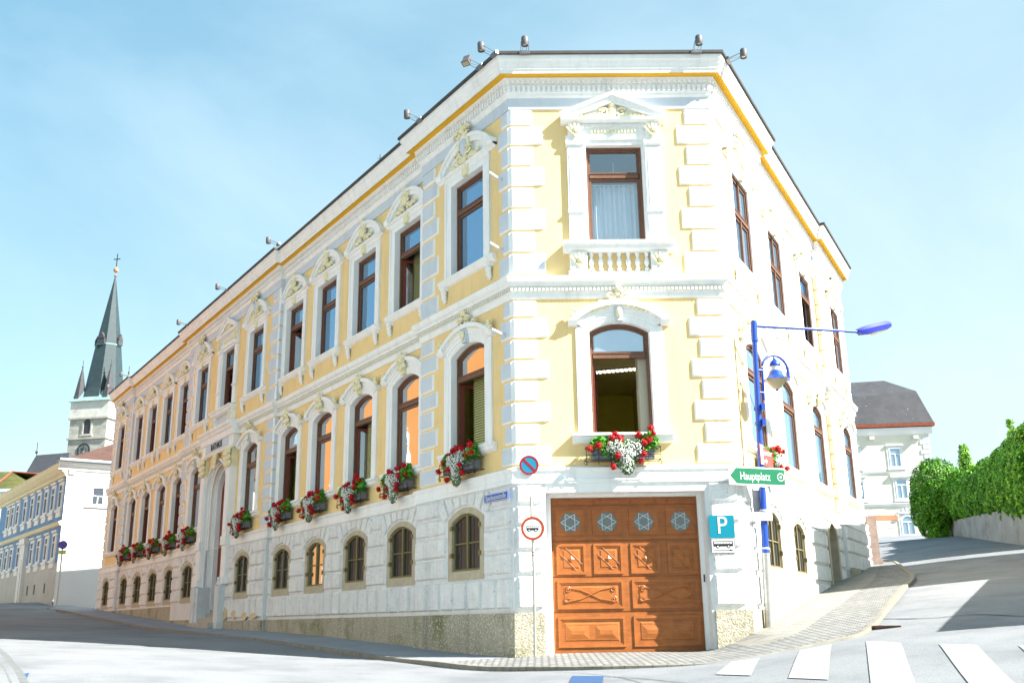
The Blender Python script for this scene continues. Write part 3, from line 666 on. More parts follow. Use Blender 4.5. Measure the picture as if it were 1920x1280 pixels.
# ---- quoins
ZQU = [12.0, 11.57, 11.07, 10.56, 10.05, 9.53, 8.99, 8.47, 7.94]; ZQM = [7.38, 6.97, 6.49, 6.03, 5.58, 5.11, 4.64, 4.18, 3.74]
def quoins(F, y, lng, sht, name='quoin_pier', dz=-.045, flush=None):
    """lng / sht: (x0, x1) of the long and short blocks"""
    k = 0
    for Z in (ZQU, ZQM):
        m = MB()
        for a, b in zip(Z, Z[1:]):
            x0, x1 = lng if k % 2 else sht; m.block(x0, x1, b+.025, a-.025, y, y+dz, .035, 0, 1); k += 1
        ob(name, m.mesh(name, [GRY, WHT]), hall, F)
quoins(FL, 0, (-.46, -.0), (-.33, -.0)); quoins(FC, 0, (0, .76), (0, .52)); quoins(FC, 0, (3.83, W), (4.03, W)); quoins(FR, 0, (0, .5), (0, .35))
quoins(FL, 0, (-4.15, -3.3), (-4.15, -3.5)); quoins(FL, 0, (-15.45, -14.6), (-15.3, -14.6)); quoins(FL, 0, (-25.64, -24.8), (-25.64, -24.95)); quoins(FL, 0, (-36.95, -36.09), (-36.8, -36.09)); quoins(FL, 0, (-UL, -39.75), (-UL, -39.9))
quoins(FR, 0, (3.75, 4.2), (3.85, 4.2)); quoins(FR, 0, (12.0, 12.55), (12.0, 12.4)); quoins(FR, 0, (16.0, RL), (16.15, RL))
# returns of the projecting bays, seen as grey block stacks
for F, x, s in ((FL, -14.6, 1), (FL, -36.09, 1), (FR, 12.0, -1)):
    for Z in (ZQU, ZQM):
        m = MB()
        for a, b in zip(Z, Z[1:]): m.box(min(x, x+s*.05), max(x, x+s*.05), .0, .13, b+.03, a-.03)
        ob('quoin_return', m.mesh('quoin_return', GRY), hall, F)

# ---- rusticated basement
COUR = [(1.56, 1.98), (2.03, 2.48), (2.53, 2.9), (2.95, 3.33)]
def rustic(F, segs, sgn, wins, skip, name, tall):
    m = MB()
    for a, b, d in segs:
        x0, x1 = (-b, -a) if sgn < 0 else (a, b); y = -d+BOFF
        st = sorted([(c-.77, c+.77) for c in wins if x0 < c < x1] + [s for s in skip if x0 < (s[0]+s[1])/2 < x1])
        cur = x0; gaps = []
        for p, q in st: gaps.append((cur, p, cur == x0, False, (p, q) in skip)); cur = q
        gaps.append((cur, x1, cur == x0, True, False))
        for g0, g1, fst, lst, _ in gaps:
            for k, (za, zb) in enumerate(COUR):
                mg = (.05, .05, .1, .36)[k]; ga = g0+(.03 if fst or (g0 in [s[1] for s in skip]) else mg); gb = g1-(.03 if lst or (g1 in [s[0] for s in skip]) else mg)
                if gb-ga > .12: m.block(ga, gb, za, zb, y, y-.06, .04)
        for c in wins:
            if not x0 < c < x1: continue
            R = (.77**2+RB_**2)/(2*RB_); zc = ZB+HB+RB_-R; a0 = math.asin(.77/R)*1.18
            for k in range(7):
                t0, t1 = -a0+2*a0*(k+.07)/7, -a0+2*a0*(k+.93)/7; r0 = R+.04
                rr = lambda t: min((3.33-zc)/math.cos(t), R+.52)
                m.poly([(c+r0*math.sin(t0), zc+r0*math.cos(t0)), (c+r0*math.sin(t1), zc+r0*math.cos(t1)), (c+rr(t1)*math.sin(t1), zc+rr(t1)*math.cos(t1)), (c+rr(t0)*math.sin(t0), zc+rr(t0)*math.cos(t0))], y, y-.055, .03)
        for ta, tb in tall:
            lo, hi = max(x0, ta), min(x1, tb)
            if hi-lo < .5: continue
            n = max(1, round((hi-lo)/.58))
            for k in range(n): m.block(lo+(hi-lo)*k/n+.025, lo+(hi-lo)*(k+1)/n-.025, .87, 1.48, y, y-.06, .04)
    ob(name, m.meshes(name, RUS), hall, F)
rustic(FL, SEGL, -1, [-u for i, u in enumerate(WIN_U) if i != 6], [(-PORT-1.5, -PORT+1.5)], 'rusticated_base', [(-18.62, 0)])
rustic(FR, SEGR, 1, [2.55, 5.9], [(9.5, 11.2)], 'rusticated_base', [(.3, 9.4)])
m = MB()
for za, zb in COUR+[(.87, 1.5)]: m.block(.02, .53, za, zb, BOFF, BOFF-.06, .04); m.block(3.99, W-.02, za, zb, BOFF, BOFF-.06, .04)
ob('rusticated_base', m.meshes('rusticated_base', RUS), hall)
m = MB()
for a, b, d in SEGL:
    for p, q, zt in ((0, 18.6, .79), (21.6, 25.64, .86), (25.64, 50, 1.42)):
        lo, hi = max(a, p), min(b, q)
        if hi-lo > .1: m.box(-hi, -lo+(.08 if lo == 0 else 0), -d-.148, -d, -1.5, zt)
ob('plinth', m.meshes('plinth', PLI), hall, FL)
m = MB(); m.box(-.082, .56, -.15, 0, -1.5, .79); m.box(3.96, W+.089, -.15, 0, -1.5, .79)
ob('plinth', m.meshes('plinth', PLI), hall)
m = MB()
for a, b, d in SEGR: m.box(a-(.087 if a == 0 else 0), b, -d-.15, -d, -1.5, .79 if a == 0 else 1.2 if b < RL else 2.0)
ob('plinth', m.mesh('plinth', PLI), hall, FR)
# flaked patches of bare render low on the long front, beside the portal
FLAKE = mat('flaked_render', (.62, .50, .30), var=.25, scale=7, bump=.6, bscale=25)
for u, z, w_, h_ in ((18.25, 1.0, .22, .26), (17.3, .98, .25, .2), (16.2, .94, .3, .16), (15.3, .92, .34, .1)):
    random.seed(int(u*10)); P = [(w_*(.6+.5*rnd())*math.cos(2*PI*k/14), h_*(.55+.55*rnd())*math.sin(2*PI*k/14)) for k in range(14)]; m = MB(); m.poly(P, .01, -.004); o = ob('flaked_patch', m.mesh('flaked_patch', FLAKE), hall, FL @ T((-u, (.15 if u < 14.6 else 0)-.146 if u < 20 else -.15, z)))
# side door on the right street
m = MB(); m.ring(sh(arch(.8, 0, 1.4, .55), 0, 0), sh(arch(.6, 0, 1.33, .45), 0, 0), .3, -.06); sd = ob('side_door_frame', m.mesh('side_door_frame', TAN), hall, FR @ T((10.35, .15+BOFF, 1.5)))
m = MB(); m.poly(arch(.6, 0, 1.33, .45), .26, .2); m.box(-.02, .02, .18, .2, .05, 1.6); ob('door_leaf', m.mesh('door_leaf', BRN), sd)

# ---- garage door
GW0, GW1, GT = .74, 3.82, 3.11
m = MB(); m.box(GX0, GW0, .3, .44, -.3, GZ); m.box(GW1, GX1, .3, .44, -.3, GZ); m.box(GW0, GW1, .3, .44, GT, GZ); ob('door_jamb', m.mesh('door_jamb', WHT), hall)
m = MB(); m.box(GW0, GW1, .42, .47, -.25, GT); RWZ = [(-.02, .78), (.795, 1.48), (1.495, 2.21), (2.225, 2.94), (2.955, GT)]
for za, zb in RWZ: m.box(GW0+.005, GW1-.005, .40, .43, za+.004, zb-.004)
def panel(mb, x0, x1, z0, z1, y=.40):
    mb.ring([(x0, z0), (x1, z0), (x1, z1), (x0, z1)], [(x0+.05, z0+.05), (x1-.05, z0+.05), (x1-.05, z1-.05), (x0+.05, z1-.05)], y, y-.024)
    mb.ring([(x0+.05, z0+.05), (x1-.05, z0+.05), (x1-.05, z1-.05), (x0+.05, z1-.05)], [(x0+.08, z0+.08), (x1-.08, z0+.08), (x1-.08, z1-.08), (x0+.08, z1-.08)], y, y-.012)
    mb.block(x0+.13, x1-.13, z0+.12, z1-.12, y, y-.012, .025)
gw = (GW1-GW0)/4; CAME = mat('lead_light', (.5, .52, .52), rough=.5)
ob_gd = ob('garage_door', m.mesh('garage_door', GAR), hall); ob_gd['label'] = 'reddish brown panelled wooden garage door with four round star windows'
pm, pw_, p2 = MB(), MB(), MB()
for k in range(4): panel(pm, GW0+gw*k+.1, GW0+gw*(k+1)-.06, 1.54, 2.16)
for k in range(4):
    xa, xb = GW0+gw*k+.1, GW0+gw*(k+1)-.06; cx, cz = (xa+xb)/2, 1.85
    d = .075; pm.add([(cx-d, .385, cz), (cx, .385, cz-d), (cx+d, .385, cz), (cx, .385, cz+d), (cx, .355, cz)], [(0, 1, 4), (1, 2, 4), (2, 3, 4), (3, 0, 4)])
    for s in (-1, 1): pm.tube([(cx-.17+s*.06, .386, cz+.17+s*.06), (cx+.17+s*.06, .386, cz-.17+s*.06)], .007, 4)
for k in range(2):
    xa, xb = GW0+2*gw*k+.1, GW0+2*gw*(k+1)-.07; panel(pm, xa, xb, .85, 1.42); panel(pm, xa, xb, .1, .7); cx, cz = (xa+xb)/2, 1.135
    for s in (-1, 1):
        pm.tube([(cx-s*.5, .385, cz-.14), (cx-s*.2, .382, cz-.09), (cx, .38, cz), (cx+s*.2, .382, cz+.09), (cx+s*.5, .385, cz+.14)], .014, 5)
        for q in (-1, 1): pm.scroll((cx+s*.47, .385, cz+q*.1), .065, 1.3, .014, s, q*1.2, 12, q)
    for s in (-1, 1):
        x0, x1 = sorted((cx+s*.06, cx+s*.52)); m_ = pm; d0 = (.26, .52)
        m_.add([(x0, .388, d0[0]), (x1, .388, d0[0]), (x1, .388, d0[1]), (x0, .388, d0[1]), (x0+.1, .368, d0[0]+.09), (x1-.1, .368, d0[0]+.09), (x1-.1, .368, d0[1]-.09), (x0+.1, .368, d0[1]-.09)], [(4, 5, 6, 7), (0, 1, 5, 4), (1, 2, 6, 5), (2, 3, 7, 6), (3, 0, 4, 7)])
ob('raised_panels', pm.mesh('raised_panels', GAR2), ob_gd)
for k in range(4):
    x0, x1 = GW0+gw*k+.1, GW0+gw*(k+1)-.06; cx, cz = (x0+x1)/2, 2.6; Rr = .205
    m = MB(); sq = []
    for j in range(24):
        a = 2*PI*j/24; s = 1/max(abs(math.cos(a)), abs(math.sin(a))); sq.append((cx+(x1-x0)/2*max(-1, min(1, math.cos(a)*s)), cz+.27*max(-1, min(1, math.sin(a)*s))))
    m.ring(sq, [(cx+Rr*math.cos(2*PI*j/24), cz+Rr*math.sin(2*PI*j/24)) for j in range(24)], .40, .375)
    fr = ob('window_frame', m.mesh('window_frame', GAR), ob_gd)
    m = MB(); m.poly([(cx+Rr*1.02*math.cos(2*PI*j/24), cz+Rr*1.02*math.sin(2*PI*j/24)) for j in range(24)], .397, .393)
    st = [(cx+Rr*.97*math.cos(PI/3*j), cz+Rr*.97*math.sin(PI/3*j)) for j in range(6)]
    inn = [(cx+Rr*.56*math.cos(PI/6+PI/3*j), cz+Rr*.56*math.sin(PI/6+PI/3*j)) for j in range(6)]
    for j in range(6): m.poly([st[j], inn[j], inn[(j-1) % 6]], .393, .391, mi=1+j % 2)
    ob('window_pane', m.mesh('window_pane', [glassmat('leaded_glass', (.10, .105, .10), .08, rough=.1), glassmat('leaded_green', (.03, .1, .06), .1, rough=.1), glassmat('leaded_violet', (.15, .12, .15), .1, rough=.1)]), ob_gd)
    m = MB()
    for j in range(6): a, b = st[j], st[(j+2) % 6]; m.tube([(a[0], .387, a[1]), (b[0], .387, b[1])], .0085, 4)
    ob('lead_came', m.mesh('lead_came', CAME), ob_gd)
m = MB()
for k in range(4): m.poly([(GW0+gw*k+.12, 2.985), (GW0+gw*(k+1)-.08, 2.985), (GW0+gw*(k+1)-.12, 3.06), (GW0+gw*k+.16, 3.06)], .40, .385, .01)
ob('top_rail', m.mesh('top_rail', GAR), ob_gd)
m = MB(); m.box(3.85, 3.875, .28, .31, 1.35, 1.5); ob('door_switch', m.mesh('door_switch', MET), hall)

# ---- portal
port = MB(); y0 = -.02
for k in range(5):
    hw1, hw0 = 1.32-.065*k, 1.32-.065*(k+1)
    openring(port, arch(hw1, 1.2, 5.4, hw1*.999, 16), arch(hw0, 1.2, 5.4, hw0*.999, 16), .4, -.2+.095*k+(.035 if k % 2 else 0))
for s in (-1, 1):
    x0, x1 = sorted((s*1.32, s*1.82)); port.box(x0, x1, -.26, 0, 3.72, 6.2); port.box(x0+.08, x1-.08, -.28, 0, 3.9, 6.0); port.box(x0-.04, x1+.04, -.3, 0, 3.4, 3.72)
    port.box(x0, x1, -.24, 0, 2.2, 3.4); port.box(x0-.05, x1+.05, -.3, 0, 2.05, 2.3)
strip(port, -1.9, 1.9, 0, [(0, 6.9), (.26, 6.9), (.3, 6.97), (.24, 7.0), (.24, 7.4), (0, 7.4)])
sweepP = [(0, 7.38), (.28, 7.38), (.3, 7.45), (.3, 7.6), (.36, 7.66), (.38, 7.72), (.44, 7.78), (.46, 7.87), (0, 7.93)]
strip(port, -2.0, 2.0, 0, sweepP)
for s in (-1, 1): port.poly([(s*1.3, 5.6), (s*1.3, 6.9), (0, 6.9), (0, 6.72), (s*.5, 6.6), (s*.92, 6.32), (s*1.2, 5.9)], 0, -.12, mi=1)
prt = ob('portal', port.mesh('portal', [WHT, YEL]), hall, FL @ T((-PORT, 0, 0)))
m = MB()
for s in (-1, 1):
    for k in range(7):
        for j in range(3): m.ell((s*1.57+(k-3)*.085, -.3-.02*j, 6.3+.2*j), .06, .07, .13, 6, 4, rot=(k-3)*.2)
    m.scroll((s*1.57-.2, -.32, 6.8), .1, 1.4, .035, -1, 0); m.scroll((s*1.57+.2, -.32, 6.8), .1, 1.4, .035, 1, 0); m.box(s*1.57-.3, s*1.57+.3, -.32, -.2, 6.84, 6.92)
    x0, x1 = sorted((s*1.32, s*1.82)); m.box(x0, x1, -.25, 0, 6.2, 6.9)
for k in range(6): m.ell((0, -.3, 6.35+.1*k), .12+.02*k, .08, .08, 8, 5)
for s in (-1, 1): m.scroll((s*.15, -.3, 6.75), .13, 1.4, .04, s, .6)
ob('capital', m.meshes('capital', CRE, smooth=50), prt)
m = MB(); m.box(-1.38, 1.38, -.265, -.2, 7.04, 7.36); ob('name_plate', m.mesh('name_plate', GRY), prt)
text('RATHAUS', .36, T((0, -.275, 7.2)), BLK, prt, sx=.86, ext=.008)
m = MB(); m.poly(arch(1.02, 1.0, 5.4, 1.019, 14), .42, .36); m.box(-.03, .03, .32, .37, 1.2, 6.3)
for s in (-1, 1):
    for z0, z1 in ((1.4, 2.4), (2.6, 3.6), (3.8, 5.2)): m.block(min(s*.1, s*.86), max(s*.1, s*.86), z0, z1, .36, .32, .04)
dr = ob('door', m.mesh('door', mat('oak_door', (.16, .032, .006), rough=.5, var=.15)), prt)
m = MB(); m.box(-1.3, 1.3, -.55, .9, -.5, .74); m.box(-1.3, 1.3, -.25, .9, -.5, .9); m.box(-1.3, 1.3, .05, .9, -.5, 1.05); m.box(-1.02, 1.02, .2, .4, -.5, 1.2)
ob('steps', m.mesh('steps', mat('step_stone', (.40, .38, .33), var=.12)), prt)
m = MB()
for s in (-1, 1):
    x0, x1 = sorted((s*1.3, s*1.7)); m.box(x0, x1, -.36, 0, -.5, 2.02)
    if s > 0: m.lathe([(.22, 2.02), (.2, 2.08), (.17, 2.14), (.19, 2.18), (.15, 2.26), (.1, 2.3)], ((x0+x1)/2, -.2, 0), 14)
m.box(-1.3, -1.03, -.3, .35, .0, 2.02); m.box(1.03, 1.3, -.3, .35, 0, 2.02)
ob('pedestal', m.meshes('pedestal', mat('painted_stone', (.60, .63, .64), var=.1, scale=4, c2=(.36, .33, .26), lo=.6, hi=.75)), prt)

# ---- flag pole holders on the left corner
for u, z in ((.3, 10.32), (.3, 8.62), (.25, 6.62)):
    p = PL(u, .04); m = MB(); q = p+nL*.42-tL*.12; m.tube([(p.x, p.y, z), (q.x, q.y, z+.06)], .03, 8); m.tube([(p.x, p.y, z), (p.x+nL.x*.02, p.y+nL.y*.02, z)], .05, 8)
    ob('flag_holder', m.mesh('flag_holder', WENA), hall)

# ================================================================== GROUND
KERB = [(-1.48, -.94, -.09), (-.53, -2.0, -.14), (.48, -2.95, -.12), (1.3, -3.5, -.10), (2.9, -4.1, -.06), (4.4, -3.9, .14), (5.75, -3.2, .35), (7.28, -.4, .72), (9.96, 5.1, 1.33), (11.46, 8.1, 1.69), (13.75, 15.1, 2.46)]
BLz = [(0, -.04), (2, 0), (4.5, .1), (9, .28), (12.7, .4), (17.5, .53), (23.2, .68), (26.4, .87), (32.2, 1.13), (36.5, 1.38), (41, 1.6), (60, 2.4)]
def bl(u): return float(np.interp(u, [p[0] for p in BLz], [p[1] for p in BLz]))
def pix(px, py, depth):
    d = fwd*1851.93 + r2*(px-960) - u2*(py-640); return CAMP + d*(depth/1851.93)
pts = []
for u, z in [(2., -.12), (4.7, -.03), (8.3, .15), (12.2, .30)]+[(u, z-.12) for u, z in BLz[5:]]: p = PL(u, 1.75); pts.append((p.x, p.y, z))
for (x, y, z), h in zip(KERB, [.09, .08, .06, .05, .01, .01, .05, .07, .08, .08, .08]): pts.append((x, y, z-h))
pts += [(5.27, -6.59, .13), (4.37, -8.87, -.09), (3.02, -6.91, -.17), (5.25, -9.56, -.06)]
CP = [((1700, 1012), 50), ((1680, 1009), 66), ((60, 1130), 58), ((104, 1128), 62), ((1920, 1022), 36), ((1775, 1007), 52)]
for (a, b), d in [((1657, 1204), 14.5), ((1671, 1265), 12), ((1375, 1265), 13.8), ((1845, 1265), 11.3)]: pass
pts = pts[:-4]
for (a, b), d in [((1657, 1204), 14.5), ((1671, 1265), 12), ((1375, 1265), 13.8), ((1845, 1265), 11.3)]+CP: q = pix(a, b, d); pts.append((q.x, q.y, q.z))
pts += [(-.37, -20.5, -1.0), (-10, -12, -.4), (-8, -3.5, .12), (-16, 5, .5), (-24, 22, 1.1), (-10, -40, -2), (20, -40, -1.2), (20, -10, .6), (-30, -10, .5), (-150, 150, 5), (0, 250, 9), (150, 150, 9), (200, -100, 0), (-200, -100, 0), (0, -200, -3), (30, 66, 7.), (45, 80, 7.4), (-55, 110, 4), (5, 20, 1.0)]
pts = np.array(pts)
def _phi(q): return np.where(q > 1e-12, q*np.log(np.maximum(q, 1e-12)), 0)
_n_ = len(pts); _K = _phi(((pts[:, None, :2]-pts[None, :, :2])**2).sum(-1))+.5*np.eye(_n_); _P = np.c_[np.ones(_n_), pts[:, :2]]
_A = np.zeros((_n_+3, _n_+3)); _A[:_n_, :_n_] = _K; _A[:_n_, _n_:] = _P; _A[_n_:, :_n_] = _P.T
SOL = np.linalg.solve(_A, np.r_[pts[:, 2], 0, 0, 0])
def gz(x, y):
    x = np.asarray(x, float); y = np.asarray(y, float)
    return _phi((x[..., None]-pts[:, 0])**2+(y[..., None]-pts[:, 1])**2) @ SOL[:_n_]+SOL[-3]+SOL[-2]*x+SOL[-1]*y
def g(x, y): return float(gz(x, y))
def catmull(P, n):
    P = [Vector(p) for p in P]; out = []
    for i in range(len(P)-1):
        p0, p1, p2, p3 = P[max(i-1, 0)], P[i], P[i+1], P[min(i+2, len(P)-1)]
        for k in range(n):
            t = k/n; out.append(.5*((2*p1)+(p2-p0)*t+(2*p0-5*p1+4*p2-p3)*t*t+(3*p1-p0-3*p2+p3)*t**3))
    return out+[P[-1]]
# pairs of (inner edge at the wall, outer edge at the kerb)
IN, OUT = [], []
for u in (60, 52, 46, 41, 38, 33, 28, 24, 20, 17, 14, 11, 8.5, 6, 4, 2, .6):
    a, b = PL(u, -.2), PL(u, 1.75); IN.append((a.x, a.y, bl(u))); OUT.append((b.x, b.y, bl(u)-.05))
nleft = len(IN)
for a, b in [((0.0, .1, -.04), KERB[0]), ((.1, .1, -.04), (-1.05, -1.5, -.12)), ((.2, .1, -.03), KERB[1]), ((.5, .15, -.01), KERB[2]), ((1.2, .3, 0), KERB[3]), ((2.5, .3, 0), KERB[4]), ((3.7, .3, .0), (3.7, -4.1, .03)), ((4.2, .2, .14), KERB[5]), ((4.55, .1, .30), (5.1, -3.6, .25))]: IN.append(a); OUT.append(b)
for r, z, o in [(.3, .34, KERB[6]), (1.2, .45, (6.6, -1.75, .54)), (2.45, .6, KERB[7]), (5, .86, (8.6, 2.3, 1.03)), (7.5, 1.2, KERB[8]), (10.35, 1.57, KERB[9]), (13, 1.86, (12.55, 11.4, 2.05)), (16.4, 2.3, KERB[10])]:
    p = PR(r, -.25); IN.append((p.x, p.y, z)); OUT.append(o)
IN.append((13.0, 16.0, 2.5)); OUT.append((13.9, 17.0, 2.62)); IN.append((13.0, 18.0, 2.7)); OUT.append((13.2, 19.0, 2.8))
SUB = 8
INc, OUTc = catmull(IN, SUB), catmull(OUT, SUB)
NL = (nleft-1)*SUB
OX = np.array([[p.x, p.y] for p in OUTc])
def inside(X, Y):
    poly = np.vstack([OX, [[-10, 60], [-36, 52]]]); c = np.zeros(X.shape, bool); n = len(poly)
    for i in range(n):
        x0, y0 = poly[i]; x1, y1 = poly[(i+1) % n]; cond = ((y0 > Y) != (y1 > Y)) & (X < (x1-x0)*(Y-y0)/((y1-y0)+1e-12)+x0); c ^= cond
    return c
def axis(lo, a, b, hi, st):
    core = list(np.arange(a, b+st/2, st)); L = []; v = a; s = st
    while v > lo: s *= 1.35; v -= s; L.append(v)
    R = []; v = core[-1]; s = st
    while v < hi: s *= 1.35; v += s; R.append(v)
    return np.array(L[::-1]+core+R)
gx, gy = axis(-600, -20, 25, 600, .3), axis(-300, -14, 36, 900, .3)
X, Y = np.meshgrid(gx, gy); Z = gz(X, Y)
far = np.clip((np.hypot(X, Y-30)-180)/200, 0, 1); Z = Z*(1-far)+2.0*far
ins = inside(X, Y); dist = np.full(X.shape, 1e9)
for p in OX: dist = np.minimum(dist, np.hypot(X-p[0], Y-p[1]))
Z = np.where(ins & (dist > .75), Z-.8, np.where(ins & (dist > .45), Z-.15, Z))
ny, nx = X.shape; V = list(zip(X.ravel(), Y.ravel(), Z.ravel())); Fc = [(j*nx+i, j*nx+i+1, (j+1)*nx+i+1, (j+1)*nx+i) for j in range(ny-1) for i in range(nx-1)]
me = bpy.data.meshes.new('road'); me.from_pydata(V, [], Fc); me.materials.append(ASPH); me.polygons.foreach_set('use_smooth', [True]*len(Fc))
tag(ob('road', me), kind='structure')
def gsurf(x, y):      # height of the road mesh itself
    i = int(np.clip(np.searchsorted(gx, x)-1, 0, nx-2)); j = int(np.clip(np.searchsorted(gy, y)-1, 0, ny-2))
    a, b = (x-gx[i])/(gx[i+1]-gx[i]), (y-gy[j])/(gy[j+1]-gy[j])
    return float((Z[j, i]*(1-a)+Z[j, i+1]*a)*(1-b)+(Z[j+1, i]*(1-a)+Z[j+1, i+1]*a)*b)
def loft(name, i0, i1, t0, t1, m_, n=6, dz=0):
    V = []; F = []
    for i in range(i0, i1+1):
        for k in range(n+1):
            t = t0+(t1-t0)*k/n; p = INc[i].lerp(OUTc[i], t); V.append((p.x, p.y, p.z+dz))
    c = n+1
    F = [(a*c+k, a*c+k+1, (a+1)*c+k+1, (a+1)*c+k) for a in range(i1-i0) for k in range(n)]
    me = bpy.data.meshes.new(name); me.from_pydata(V, [], F); me.materials.append(m_); bm = bmesh.new(); bm.from_mesh(me); bmesh.ops.recalc_face_normals(bm, faces=bm.faces[:]); bm.to_mesh(me); bm.free()
    if me.polygons[0].normal.z < 0: me.flip_normals()
    return tag(ob(name, me), kind='structure')
NE = len(INc)-1; NA = (nleft+7)*SUB
loft('sidewalk_asphalt', 0, NL+SUB, 0, .93, ASPW)
loft('sidewalk_setts', NL+SUB, NA, 0, .95, SETT, 8)
loft('sidewalk_slabs', NA, NE, 0, .52, SLAB); loft('sidewalk_sett_strip', NA, NE, .52, .95, SETT)
m = MB(); cum = 0; last = None
for i in range(0, NE):
    a, b = OUTc[i], OUTc[i+1]; ia, ib = INc[i], INc[i+1]; L = (b-a).length
    if L < 1e-4: continue
    da = (ia-a); da.z = 0; da.normalize(); db = (ib-b); db.z = 0; db.normalize(); wd = .15
    k = max(1, round(L/.9)) if L > .5 else 1
    for s in range(k):
        t0, t1 = s/k, (s+1)/k; g0 = min(.012/L*k, .04); P = []
        for t in (t0+g0/k*.5, t1-g0/k*.5):
            p = a.lerp(b, t); d = da.lerp(db, t); P.append((p, d))
        V = []
        jz = .003*(rnd()-.5)
        for p, d in P:
            V += [(p.x, p.y, p.z-.35), (p.x+d.x*.012, p.y+d.y*.012, p.z+jz), (p.x+d.x*.03, p.y+d.y*.03, p.z+.008+jz), (p.x+d.x*wd, p.y+d.y*wd, p.z+.006+jz), (p.x+d.x*wd, p.y+d.y*wd, p.z-.35)]
        m.add(V, [(0, 1, 6, 5), (1, 2, 7, 6), (2, 3, 8, 7), (3, 4, 9, 8), (0, 1, 2, 3, 4), (5, 6, 7, 8, 9)], 0 if i < NL+24 else 1)
tag(ob('kerb', m.mesh('kerb', [KRB, KRBL])), kind='structure')

def decal(name, quad, m_, n=8, dz=.012):
    V = []; (a, b, c, d) = [Vector((*q, 0)) for q in quad]
    for i in range(n+1):
        for j in range(n+1):
            p = a.lerp(b, i/n).lerp(d.lerp(c, i/n), j/n); V.append((p.x, p.y, gsurf(p.x, p.y)+dz))
    F = [(i*(n+1)+j, (i+1)*(n+1)+j, (i+1)*(n+1)+j+1, i*(n+1)+j+1) for i in range(n) for j in range(n)]
    me = bpy.data.meshes.new(name); me.from_pydata(V, [], F); me.materials.append(m_); return ob(name, me)
def onroad(px, py):
    d = (fwd*1851.93 + r2*(px-960) - u2*(py-640)).normalized(); t = 5.
    while t < 120:
        p = CAMP+d*t
        if p.z < g(p.x, p.y): return (p.x, p.y)
        t += .03
    return (p.x, p.y)
STR = [((1372, 1241), (1425, 1234), (1408, 1267), (1342, 1265)), ((1500, 1220), (1560, 1208), (1553, 1275), (1478, 1272)), ((1624, 1203), (1690, 1206), (1711, 1266), (1631, 1265)), ((1761, 1208), (1832, 1210), (1887, 1267), (1803, 1265)), ((1910, 1211), (1975, 1214), (2065, 1268), (1975, 1268))]
for k, q in enumerate(STR):
    Q = [Vector(onroad(*p)) for p in q]
    if k >= 2: Q[3] = Q[0]+(Q[3]-Q[0])*1.5; Q[2] = Q[1]+(Q[2]-Q[1])*1.5
    tag(decal('crosswalk_stripe', [tuple(p) for p in Q], LINE), kind='structure')
tag(decal('blue_road_mark', [onroad(1073, 1268), onroad(1132, 1268), onroad(1128, 1290), onroad(1062, 1290)], BPNT), kind='structure')
tag(decal('blue_road_mark', [onroad(42, 1264), onroad(55, 1262), onroad(44, 1284), onroad(29, 1284)], BPNT), kind='structure')
# traffic island kerb at the lower left, patch seams in the asphalt
m = MB(); P = [onroad(*p) for p in ((-60, 1190), (-20, 1207), (8, 1226), (26, 1246), (42, 1264), (60, 1300))]; ISL = catmull([(x, y, 0) for x, y in P], 5)
for a, b in zip(ISL, ISL[1:]):
    e = (b-a).normalized(); nn = Vector((e.y, -e.x, 0)); nn = nn if nn.x < 0 else -nn; V = []
    for p in (a+e*.01, b-e*.01):
        z = gsurf(p.x, p.y); q = p+nn*.24; V += [(p.x, p.y, z-.2), (p.x, p.y, z+.05), (q.x, q.y, z+.06), (q.x, q.y, z-.2)]
    m.add(V, [(0, 1, 5, 4), (1, 2, 6, 5), (2, 3, 7, 6), (0, 1, 2, 3), (4, 5, 6, 7)])
tag(ob('island_kerb', m.mesh('island_kerb', mat('island_kerb_stone', (.13, .138, .135), var=.15, scale=6))), kind='structure')
V = []; F = []
for i, p in enumerate(ISL):
    for k in range(4):
        q = p+Vector((-1, .25, 0))*(.15+k*.8); V.append((q.x, q.y, gsurf(q.x, q.y)+.055))
n4 = len(ISL); F = [(i*4+k, i*4+k+1, i*4+k+5, i*4+k+4) for i in range(n4-1) for k in range(3)]
me = bpy.data.meshes.new('island'); me.from_pydata(V, [], F); me.materials.append(ASPH); tag(ob('traffic_island', me), kind='structure')
SEAM = mat('bitumen_seam', (.045, .045, .045), rough=.8)
def seam(P, wd=.035, name='asphalt_seam'):
    P = catmull([(*onroad(*p), 0) for p in P], 8); V = []
    for i, p in enumerate(P):
        e = (P[min(i+1, len(P)-1)]-P[max(i-1, 0)]).normalized(); q = Vector((-e.y, e.x, 0))*wd*(.6+.6*rnd())
        for s in (-1, 1): a = p+q*s; V.append((a.x, a.y, gsurf(a.x, a.y)+.008))
    me = bpy.data.meshes.new(name); me.from_pydata(V, [], [(2*i, 2*i+1, 2*i+3, 2*i+2) for i in range(len(P)-1)]); me.materials.append(SEAM); tag(ob(name, me), kind='structure')
seam([(1648, 1160), (1740, 1159), (1830, 1152), (1930, 1156)], .025); seam([(1716, 1076), (1744, 1073)], .04)
seam([(1130, 1268), (1200, 1272), (1290, 1281)], .012); seam([(1000, 1258), (1150, 1268), (1230, 1290)], .008)
